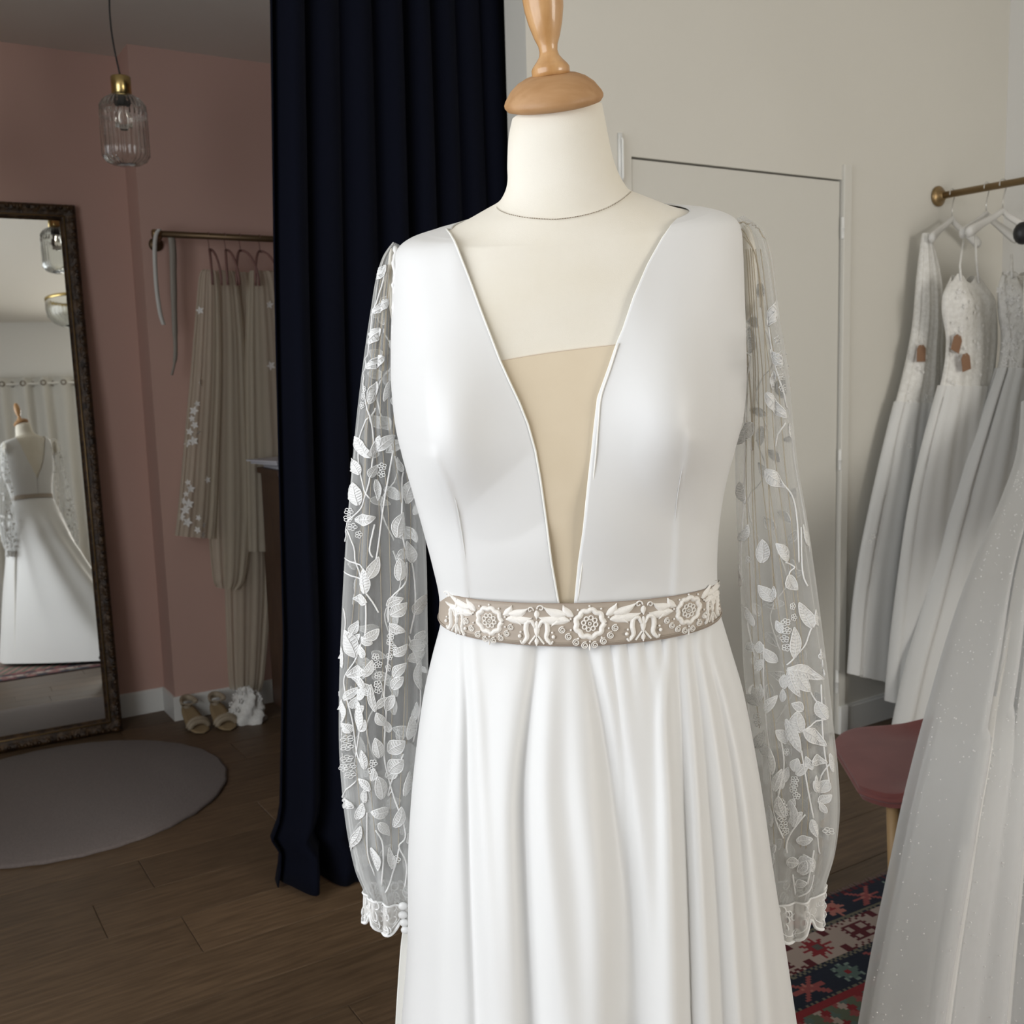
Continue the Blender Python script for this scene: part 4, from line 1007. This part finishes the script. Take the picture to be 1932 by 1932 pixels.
veil('veil', [(386,508,402,510,.01,.01,0),(376,520,412,522,.02,.02,0),(368,600,418,602,.025,.025,0),(358,720,420,722,.03,.03,0),(346,850,416,852,.035,.03,0),(336,960,412,960,.035,.03,0),(330,1010,408,1016,.035,.03,0)], RVv-.02,
     'ivory tulle veil with white lace flowers down its left edge, first on the dark rail', folds(9,.006,1), [(378,586),(376,722),(372,762),(366,775),(363,790),(368,802),(360,815),(372,815),(366,832),(356,836),(355,910),(360,922),(352,932),(348,945),(357,950),(350,962),(345,975),(354,985),(376,977),(382,990),(374,1000),(390,905),(380,1008)])
veil('veil', [(416,510,434,512,.01,.01,0),(406,524,448,526,.02,.02,0),(402,640,462,642,.03,.03,0),(396,800,470,802,.035,.03,0),(392,960,476,960,.035,.03,0),(400,1080,466,1080,.035,.03,0),(408,1108,450,1112,.03,.03,0)], RVv+.0,
     'plain ivory tulle veil of middle length, second on the dark rail', folds(8,.006,2))
veil('veil', [(442,514,466,516,.01,.01,0),(434,530,480,532,.02,.02,0),(428,680,498,682,.03,.03,0),(424,900,508,900,.035,.03,0),(424,1100,512,1100,.035,.03,0),(430,1260,500,1262,.035,.03,0),(434,1300,492,1304,.03,.03,0)], RVv+.03,
     'longest plain ivory tulle veil reaching the floor, third on the dark rail', folds(9,.007,3))
veil('veil', [(476,512,506,514,.01,.01,0),(468,530,530,532,.02,.02,0),(462,700,560,702,.03,.03,0),(462,900,580,900,.035,.03,0),(466,1040,580,1040,.03,.03,0)], RVv-.02,
     'ivory tulle veil half hidden by the navy curtain, last on the dark rail', folds(9,.007,4), [(508,575),(510,690)])

# cabinet, papers
cb = uvz(1.60, 4.42, 0); A_, B_ = U, V
cabt = empty('cabinet', cb, 'dark stained wooden cabinet half hidden behind the navy curtain', 'cabinet')
cz = on_plane(500, 884, V, 4.45).z; cl_ = to_uv(on_plane(489, 900, V, 4.58))[0]
cu0, cu1, cv0, cv1 = cl_, cl_+.5, 4.30, 4.58
MB().bevelbox(uvz((cu0+cu1)/2, (cv0+cv1)/2, (cz-.02+.04)/2), U*((cu1-cu0)/2), V*((cv1-cv0)/2), ZZ*((cz-.06)/2), .006).out('body', 'cab', cabt, smooth=False)
MB().bevelbox(uvz((cu0+cu1)/2, (cv0+cv1)/2, cz-.012), U*((cu1-cu0)/2+.015), V*((cv1-cv0)/2+.015), ZZ*.012, .004).out('top', 'cab', cabt, smooth=False)
for du in (0, 1):
    MB().bevelbox(uvz(cu0+.03+du*(cu1-cu0-.06), cv0+.03, .03), U*.02, V*.02, ZZ*.03, .003).out('foot', 'cab', cabt, smooth=False)
for k in range(2):
    c = uvz(cu0+.13+k*.24, cv0-.008, cz/2); d_ = MB().bevelbox(c, U*.112, V*.008, ZZ*(cz/2-.09), .003).out('door', 'cab', cabt, smooth=False)
    MB().ball(c-V*.016+U*(.08 if k == 0 else -.08), .011, 10).out('knob', 'antbrass', d_)
zz = cz
for k, (l, mt) in enumerate((('lowest sheaf of pale papers stacked on the dark cabinet','paper'),('blue-grey folder between the papers on the dark cabinet','bluebook'),('upper sheaf of pale papers sticking out over the dark cabinet edge','paper'),('thin top sheet stack reaching furthest left on the cabinet','paper'))):
    h = (.016,.006,.014,.006)[k]; du = (.0,-.02,-.05,-.07)[k]; w_ = .15; o = MB().bevelbox(uvz(cu0+.16+du, cv0+.13, zz+h/2), (U*math.cos(.1*k)+V*math.sin(.1*k))*w_, (V*math.cos(.1*k)-U*math.sin(.1*k))*.11, ZZ*(h/2), .002).out('paper_stack' if mt == 'paper' else 'folder', mt, None, smooth=False, base=uvz(cu0+.16+du, cv0+.13, zz)); props(o, l, 'papers' if mt == 'paper' else 'folder'); zz += h

# shoes on the floor and lace bag
def sandal(c, yaw, label):
    d = Vector((math.cos(yaw), math.sin(yaw), 0)); s_ = Vector((-d.y, d.x, 0)); t = empty('sandal', c, label, 'shoe', 'pair of beige sandals')
    def sole(x): # x 0 heel ..1 toe -> height, halfwidth
        z = .075*(1-x)**1.6*(1 if x < .95 else 1)+.006; return z, .024+.016*math.sin(min(1, x*1.05)*math.pi*.85)+(.004 if x > .5 else 0)
    rows = []
    for i in range(17):
        x = i/16; z, w_ = sole(x); w_ *= math.sqrt(max(0, 1-((x-.5)*2)**6))+.05; p = c + d*(.23*(x-.5)) + ZZ*z
        rows.append([p-s_*w_, p-s_*w_*.5-ZZ*.002, p+s_*w_*.5-ZZ*.002, p+s_*w_])
    solid(MB().grid(rows).out('insole', 'shoein', t), .006)
    MB().tube([c-d*.10+ZZ*.078, c-d*.10+ZZ*.04, c-d*.098+ZZ*.002], [.022,.014,.011], 10).out('heel', 'shoe', t)
    for x, wz in ((.78,.030),(.70,.034)):
        z, w_ = sole(x); p = c+d*(.23*(x-.5)); pts = [p+s_*(w_*1.05*math.cos(a))+ZZ*(z+wz*math.sin(a)) for a in [math.pi*i/10 for i in range(11)]]; MB().tube(pts, .006, 6, flat=2.2).out('toe_strap', 'shoe', t)
    z, w_ = sole(.06); pts = [c-d*.06+s_*(.031*math.cos(a))-d*(.045*max(0, math.sin(a)))+ZZ*(z+.022+.018*math.sin(a)) for a in [math.pi*i/12 for i in range(13)]]; MB().tube(pts, .007, 6, flat=2).out('heel_counter', 'shoe', t)
    pts = [c-d*.05+s_*(.034*math.cos(a))+d*(.035*math.sin(a))+ZZ*(z+.03) for a in [2*math.pi*i/16 for i in range(16)]]; MB().tube(pts, .003, 6, close=True).out('ankle_strap', 'shoe', t)
s1 = on_z(368, 1372, 0); s2 = on_z(420, 1366, 0)
sandal(Vector((s1.x, s1.y, .001)), -.95, 'beige open sandal lying nearer the corner, left one of the pair under the veils')
sandal(Vector((s2.x, s2.y, .001)), -1.0, 'beige open sandal beside the white lace bundle, right one of the pair')
lb = on_z(468, 1362, 0); lb = Vector((lb.x, lb.y, 0)); random.seed(9)
t = empty('lace_bundle', lb, 'crumpled white lace garter bundle on the floor right of the sandals', 'lace bundle')
mb = MB(); rows = []
for i in range(13):
    th = math.pi*(.02+.5*i/12); r = []
    for j in range(40):
        a = 2*math.pi*j/40; R_ = .075*(1+.18*math.sin(5*a+i)+.10*math.sin(11*a-i*2)); r.append(lb+Vector((R_*math.sin(th)*math.cos(a), .7*R_*math.sin(th)*math.sin(a), .155*math.cos(th)*(1+.06*math.sin(7*a))+.004)))
    rows.append(r)
MB().grid(rows, close=True).out('lace_body', 'lace', t)
for k in range(26):
    a = random.uniform(0, 6.28); th = random.uniform(.3,1.45); c = lb+Vector((.08*math.sin(th)*math.cos(a), .056*math.sin(th)*math.sin(a), .15*math.cos(th)+.01)); mb = MB()
    for q in range(5): mb.ball(c+Vector((.009*math.cos(q*1.256), -.004, .009*math.sin(q*1.256))), .0055, 6)
    mb.out('lace_flower', 'veillace', t)

# ------------------------------------------------------------------ brass rod with dresses on the right
fl = on_plane(1768, 371, V, WV1); fu = to_uv(fl)[0]; rz2 = fl.z
rod = empty('dress_rail', uvz(fu, WV1, rz2), 'antique brass clothes rail coming out of the white wall, holding white gowns', 'clothes rail')
MB().tube([uvz(fu, WV1-.01, rz2), uvz(fu, -.4, rz2)], .0145, 14).out('rail', 'antbrass', rod)
MB().lathe(uvz(fu, WV1-.001, rz2), -V, [(0,0),(.040,0),(.042,.004),(.042,.010),(.036,.015),(.022,.018),(.020,.032),(.0145,.034)], 32).out('wall_flange', 'antbrass', rod)
MB().tube([uvz(fu, -.35, rz2), uvz(fu, -.35, HC)], .010, 10).out('ceiling_hanger', 'antbrass', rod)
def rod_v(px):
    lo, hi = -1, WV1
    for k in range(40):
        m_ = (lo+hi)/2
        if proj(uvz(fu, m_, rz2))[0] > px: lo = m_
        else: hi = m_
    return lo
def hanger(px, label, half=.20, mt='whitewood', yaw=0, drop=.03, grp='hangers on the right hand rail', top=.10):
    v = rod_v(px); c = uvz(fu, v, rz2); d = U*math.cos(yaw)+V*math.sin(yaw); e = V*math.cos(yaw)-U*math.sin(yaw)
    t = empty('hanger', c-ZZ*.2, label, 'hanger', grp)
    hook = [c+d*(.021*math.sin(a))+ZZ*(.021*math.cos(a)) for a in [-1.9+i*.35 for i in range(13)]]
    MB().tube(hook+[c+d*.004-ZZ*.045, c-ZZ*(.06), c-ZZ*(top)], .0022, 6).out('hook', 'wire', t)
    P = []; n_ = 22
    for i in range(n_+1):
        x = -1+2*i/n_; P.append(c+d*(half*x)+e*(-.02*x*x)+ZZ*(-top-.012-.085*abs(x)**1.15*1.0+ (.010*math.exp(-(x/.12)**2))))
    MB().tube(P, [.008+.007*abs(-1+2*i/n_)**2 if abs(-1+2*i/n_) < .97 else .011 for i in range(n_+1)], 10, flat=1.6, nrm=ZZ).out('shoulders', mt, t)
    return c, d, t
hanger(1797, 'white wooden hanger nearest the wall flange of the brass rail', .19, yaw=.1)
hanger(1862, 'white wooden hanger in the middle of the visible rail, behind the larger one', .20, yaw=.05)
hanger(1893, 'large white wooden hanger in front, with the thin-strapped lace gown', .205, yaw=-.15)
hc, hd, ht = hanger(1992, 'thick black hanger at the right picture edge', .20, 'blackplastic', yaw=0, top=.085)
ce = on_plane(1930, 440, V, rod_v(1992)); MB().ball(ce, 1, 16, (.035,.03,.042)).out('shoulder_pad', 'blackplastic', ht)
def topped(f, dip, bus):
    def g(s, v, t, p, c):
        o = f(s, v, t, p, c); ct, st = math.cos(t), math.sin(t)
        if v < 1.5: o = o + ZZ*(-dip*math.exp(-(ct/.38)**2)*max(0, 1-v/1.5)**.7 - dip*.8*max(0, abs(ct)-.8)/.2*max(0, 1-v))
        if st > 0: o = o - s.n*(bus*(math.exp(-((ct-.5)/.3)**2)+math.exp(-((ct+.5)/.3)**2))*math.exp(-((v-1.6)/.9)**2))
        return o
    return g
def gown_surf(name, rows, dV, label, disp, parts, grp='white gowns on the right hand rail'):
    S_ = Surf(rows, V, dV, disp, True); b = S_.rows[-1][0]; root = empty(name, b, label, 'dress', grp)
    for pn, mt, v0, v1, nv, nt, off in parts: S_.closed(pn, mt, root, nv, nt, off=off, v0=v0, v1=v1)
    return S_, root
def sequins(S_, root, n, xr, yr, r=.0011, mt='sequin', off=.004):
    mb = MB(); k = 0
    while k < n:
        y = random.uniform(*yr); lo = sinterp([(p[1], p[0]) for p in S_.px], y); hi = sinterp([(p[3], p[2]) for p in S_.px], y)
        x = random.uniform(max(lo+3, xr[0]), min(hi-3, xr[1]))
        mb.ball(S_.at(x, y, off), r*random.uniform(.6,1.4), 4); k += 1
    mb.out('sequins', mt, root, kind='stuff')
random.seed(21)
V1, V2, V3 = rod_v(1797), rod_v(1862), rod_v(1893)
A, ra_ = gown_surf('lace_gown', [(1742,440,1752,441,.012,.012,0),(1738,470,1762,472,.02,.02,0),(1732,530,1774,532,.03,.03,0),(1726,600,1776,602,.04,.03,0),(1716,660,1774,664,.045,.03,0),(1702,720,1776,724,.05,.03,0),(1680,800,1782,804,.05,.03,0),(1658,890,1790,894,.06,.03,0),(1638,980,1794,984,.06,.03,0),(1622,1060,1796,1064,.06,.03,0),(1610,1150,1796,1154,.06,.03,0),(1604,1230,1794,1250,.06,.03,0),(1601,1270,1792,1310,.06,.03,0)], V1,
  'narrow ivory lace gown hanging nearest the wall, its skirt flaring towards the white door', folds(9,.005,1), [('bodice','lace',0,6,50,90,0),('skirt','lining',5.6,12,50,160,0),('overskirt','gtulle',5.5,12,50,160,.006)])
appl(A, [(1652,1003),(1645,1012),(1658,992),(1640,1022),(1654,1018),(1668,930),(1706,835),(1713,842)]+[(1716+random.uniform(-8,30),random.uniform(600,800)) for _ in range(14)], .012, ra_)
appl(A, [(1612+i*9, 1278+i*2.2) for i in range(8)], .014, ra_, name='hem_lace')
sequins(A, ra_, 60, (1610,1790), (600,1000))
B2, rb_ = gown_surf('strapped_gown', [(1796,516,1846,520,.02,.02,0),(1782,550,1862,550,.04,.03,0),(1778,585,1872,580,.05,.03,0),(1786,640,1878,640,.045,.03,0),(1781,700,1872,700,.05,.03,0),(1766,760,1868,762,.055,.04,0),(1742,850,1872,852,.06,.04,0),(1718,960,1880,962,.07,.04,0),(1700,1080,1886,1082,.08,.04,0),(1686,1190,1890,1194,.09,.04,0),(1677,1280,1890,1296,.09,.04,0),(1674,1322,1890,1372,.09,.04,0)], V2,
  'white lace gown with two thin straps and cup bodice, second gown from the wall', topped(folds(8,.006,2), .035, .025), [('bodice','lace',0,5,50,100,0),('skirt','lining',4.6,11,50,170,0),('overskirt','gtulle',4.5,11,50,170,.008)])
MB().tube([B2.at(1810,530,.002), on_plane(1811,500,V,V2-.01), on_plane(1818,452,V,V2)], .0045, 6).out('strap', 'lace', rb_)
MB().tube([B2.at(1845,530,.002), on_plane(1842,490,V,V2-.01), on_plane(1840,440,V,V2)], .0045, 6).out('strap', 'lace', rb_)
appl(B2, [(random.uniform(1790,1865), random.uniform(540,760)) for _ in range(48)]+[(1775,760),(1768,790),(1780,830)], .011, rb_)
sequins(B2, rb_, 80, (1690,1880), (560,1000))
C3, rc_ = gown_surf('corset_gown', [(1892,512,1950,512,.02,.02,0),(1885,545,1951,545,.05,.03,0),(1888,590,1952,590,.06,.04,0),(1896,640,1953,640,.055,.04,0),(1888,690,1954,690,.06,.04,0),(1868,750,1955,750,.065,.04,0),(1838,840,1956,840,.08,.05,0),(1806,940,1957,940,.09,.05,0),(1776,1040,1958,1040,.10,.06,0),(1745,1150,1959,1150,.11,.06,0),(1715,1250,1960,1250,.12,.06,0),(1692,1350,1961,1350,.12,.06,0),(1680,1420,1962,1440,.12,.06,0)], V3,
  'full-skirted white gown with flower lace corset, third gown from the wall', topped(folds(8,.009,3), .02, .02), [('bodice','lace',0,4.6,50,100,0),('skirt','lining',4.2,12,60,190,0),('overskirt','gtulle',4.1,12,60,190,.010)])
MB().tube([C3.at(1908,525,.002), on_plane(1908,480,V,V3)], .006, 6).out('strap', 'lace', rc_)
appl(C3, [(random.uniform(1892,1932), random.uniform(518,700)) for _ in range(44)]+[(1895,518),(1900,514),(1887,548),(1912,520)], .016, rc_)
sequins(C3, rc_, 80, (1720,1935), (700,1300))
# front glitter ball gown
V4 = rod_v(1992)
rows = [(1940,470,2040,470,.03,.03,0),(1934,560,2060,560,.06,.05,0),(1940,660,2056,660,.06,.05,0),(1942,760,2056,760,.07,.05,0,-.05),(1932,860,2080,860,.09,.05,0,-.18),(1901,950,2100,950,.11,.05,0,-.32),(1863,1040,2120,1040,.12,.05,0,-.52),(1830,1130,2140,1130,.13,.05,0,-.70),(1800,1225,2160,1225,.14,.05,0,-.82),(1774,1320,2180,1320,.14,.05,0,-.91),(1750,1405,2200,1405,.15,.04,0,-.97),(1722,1520,2220,1520,.15,.04,0,-1.01),(1697,1640,2240,1640,.15,.04,0,-1.03),(1668,1780,2260,1780,.15,.04,0,-1.04),(1640,1932,2280,1932,.15,.04,0,-1.05),(1625,2030,2290,2030,.15,.04,0,-1.06)]
FG = [((1700,1690,1660),1,0),]
def gfold(s, v, t, p, c):
    if math.sin(t) <= 0: return Vector((0,0,0))
    k = min(1, v/8); q = (1-math.cos(t))/2
    d = .016*math.sin(q*34+1)+.012*math.sin(q*57+2+v*.1)+.008*math.sin(q*93)
    return -s.n*(d*k*min(1, math.sin(t)*2.5))
G, rg_ = gown_surf('glitter_ball_gown', rows, V4, 'big ball gown of glittering white tulle filling the lower right picture edge', gfold, [('bodice','lace',0,4,20,60,0),('lining','lining',3.2,15,80,240,-.02),('tulle_layer','glit',3,15,90,300,.0),('outer_tulle','glit',3,15,90,300,.02)], None)
sequins(G, rg_, 520, (1650,1934), (900,1925), r=.0015, off=.023)
appl(G, [(1931,886),(1922,903),(1928,870),(1934,855)], .014, rg_)
# kraft tags
for S_, x, y, an, l in ((A,1733,668,.0,'kraft paper tag on the lace gown nearest the wall'),(B2,1800,648,-.35,'tilted kraft paper tag, upper of the two on the strapped gown'),(B2,1813,684,.22,'kraft paper tag, lower of the two on the strapped gown')):
    c = S_.at(x, y, .012)-V*.012; e1 = U*math.cos(an)+ZZ*math.sin(an); e2 = ZZ*math.cos(an)-U*math.sin(an); w_, h_ = .027, .034
    P = [c+e1*a*w_+e2*b*h_ for a, b in ((-1,-1),(1,-1),(1,.55),(.45,1),(-.45,1),(-1,.55))]; n_ = -V*.001
    o = MB().add([p-n_ for p in P]+[p+n_ for p in P], [list(range(5,-1,-1)), list(range(6,12))]+[(i,(i+1)%6,6+(i+1)%6,6+i) for i in range(6)]).out('gown_tag', 'kraft', None, smooth=False, base=c-e2*h_); props(o, l, 'tag', 'kraft tags')
    MB().tube([c+e2*h_*.8-V*.0015, c+e2*h_*1.3-V*.001, c+e2*h_*1.9+V*.006], .0007, 4).out('string', 'ribbon', o)

# ------------------------------------------------------------------ rose velvet chair
ch = Vector((1.13, 2.67, 0)); fd = Vector((-.995,.10,0)).normalized(); sd = Vector((fd.y, -fd.x, 0))*-1     # facing, side
chair = empty('velvet_chair', ch, 'rose velvet shell chair with wooden legs, half hidden by the glittering gown', 'chair')
NS = -1 if sd.y > 0 else 1      # the near side of the shell curls higher
rows = []
for i in range(44):       # from front lip over the seat up the back
    k = i/43
    if k < .6: q = k/.6; x = .24-.42*q; z = .462-.016*math.sin(q*math.pi)-.030*(1-q)**6; hw = .25*math.sqrt(1-.62*max(0, (.25-q)/.25)**2.2)
    else: q = (k-.6)/.4; x = -.18-.09*math.sin(q*1.4); z = .462+.02*q+.20*q**1.1; hw = .25*(1-.3*q)*math.sqrt(max(.1, 1-max(0, (q-.5)/.54)**2.3))
    wing = min(1, max(0, (k-.06)/.5)); wing = wing*wing*(3-2*wing); r = []
    for j in range(33):
        s_ = -1+2*j/32; e_ = max(0, (abs(s_)-.62)/.38)
        if k < .6: zz = z+(.16 if s_*NS > 0 else .03)*wing*e_**1.6; ww = hw*s_
        else: zz = z+(.16 if s_*NS > 0 else .03)*(1-q)*e_**1.6; ww = hw*s_
        r.append(ch+fd*(x+(.10*abs(s_)**2.5 if k > .6 else .10*abs(s_)**2.5*max(0, (k-.3)/.3)))+sd*ww+ZZ*zz)
    rows.append(r)
sh = MB().grid(rows).out('seat_shell', 'velvet', chair, label='padded rose velvet seat and backrest in one shell'); md = solid(sh, .038, 0); bm_ = sh.modifiers.new('bev', 'BEVEL'); bm_.width = .016; bm_.segments = 4; bm_.limit_method = 'ANGLE'; bm_.angle_limit = 1.0
edge = rows[0]+[r[-1] for r in rows[1:]]+rows[-1][::-1][1:]+[r[0] for r in rows[::-1][1:-1]]
MB().tube(edge, .0065, 6, close=True).out('welt', 'velvet', chair)
for a, b, c_ in ((.168,.19*NS,.97),(.24,-.17*NS,1.15),(-.12,.16,1.3),(-.12,-.16,1.3)):
    q = ch+fd*a+sd*b; q2 = ch+fd*a*c_+sd*b*1.1; MB().tube([q+ZZ*.43, q2+ZZ*.002], [.017,.010], 12).out('leg', 'beech', chair)
MB().box(ch+ZZ*.42, fd*.16, sd*.16, ZZ*.008).out('under_frame', 'black', chair, smooth=False)

# ------------------------------------------------------------------ white curtain on the rear wall (seen in the mirror)
random.seed(2); rows = []; nu = 420; cz0, cz1 = 2.80, .03
for i in range(25):
    z = cz0+(cz1-cz0)*i/24; r = []
    for j in range(nu+1):
        u = -1.5+3.15*j/nu; r.append(uvz(u, WV0+.14+.045*math.sin(j/nu*2*math.pi*15)*(1+.1*math.sin(z*2))+.01*math.sin(j*.31+z), z))
    rows.append(r)
wc = MB().grid(rows).out('white_curtain', 'wcurt', None, base=uvz(.1, WV0+.14, 0)); solid(wc, .002); props(wc, 'white eyelet curtain along the far wall, seen behind the mannequin in the mirror', 'curtain')
MB().tube([uvz(-1.6, WV0+.14, cz0-.07), uvz(1.75, WV0+.14, cz0-.07)], .013, 10).out('curtain_rod', 'whitegloss', wc)
for k in range(30):
    j = int((k+.5)*nu/30); p = rows[0][j]-ZZ*.07; MB().tube([Vector((p.x,p.y,p.z))+V*.0+(U*math.cos(a)*.026+ZZ*math.sin(a)*.026) for a in [2*math.pi*q/14 for q in range(14)]], .006, 6, close=True).out('eyelet', 'darkbrass', wc)
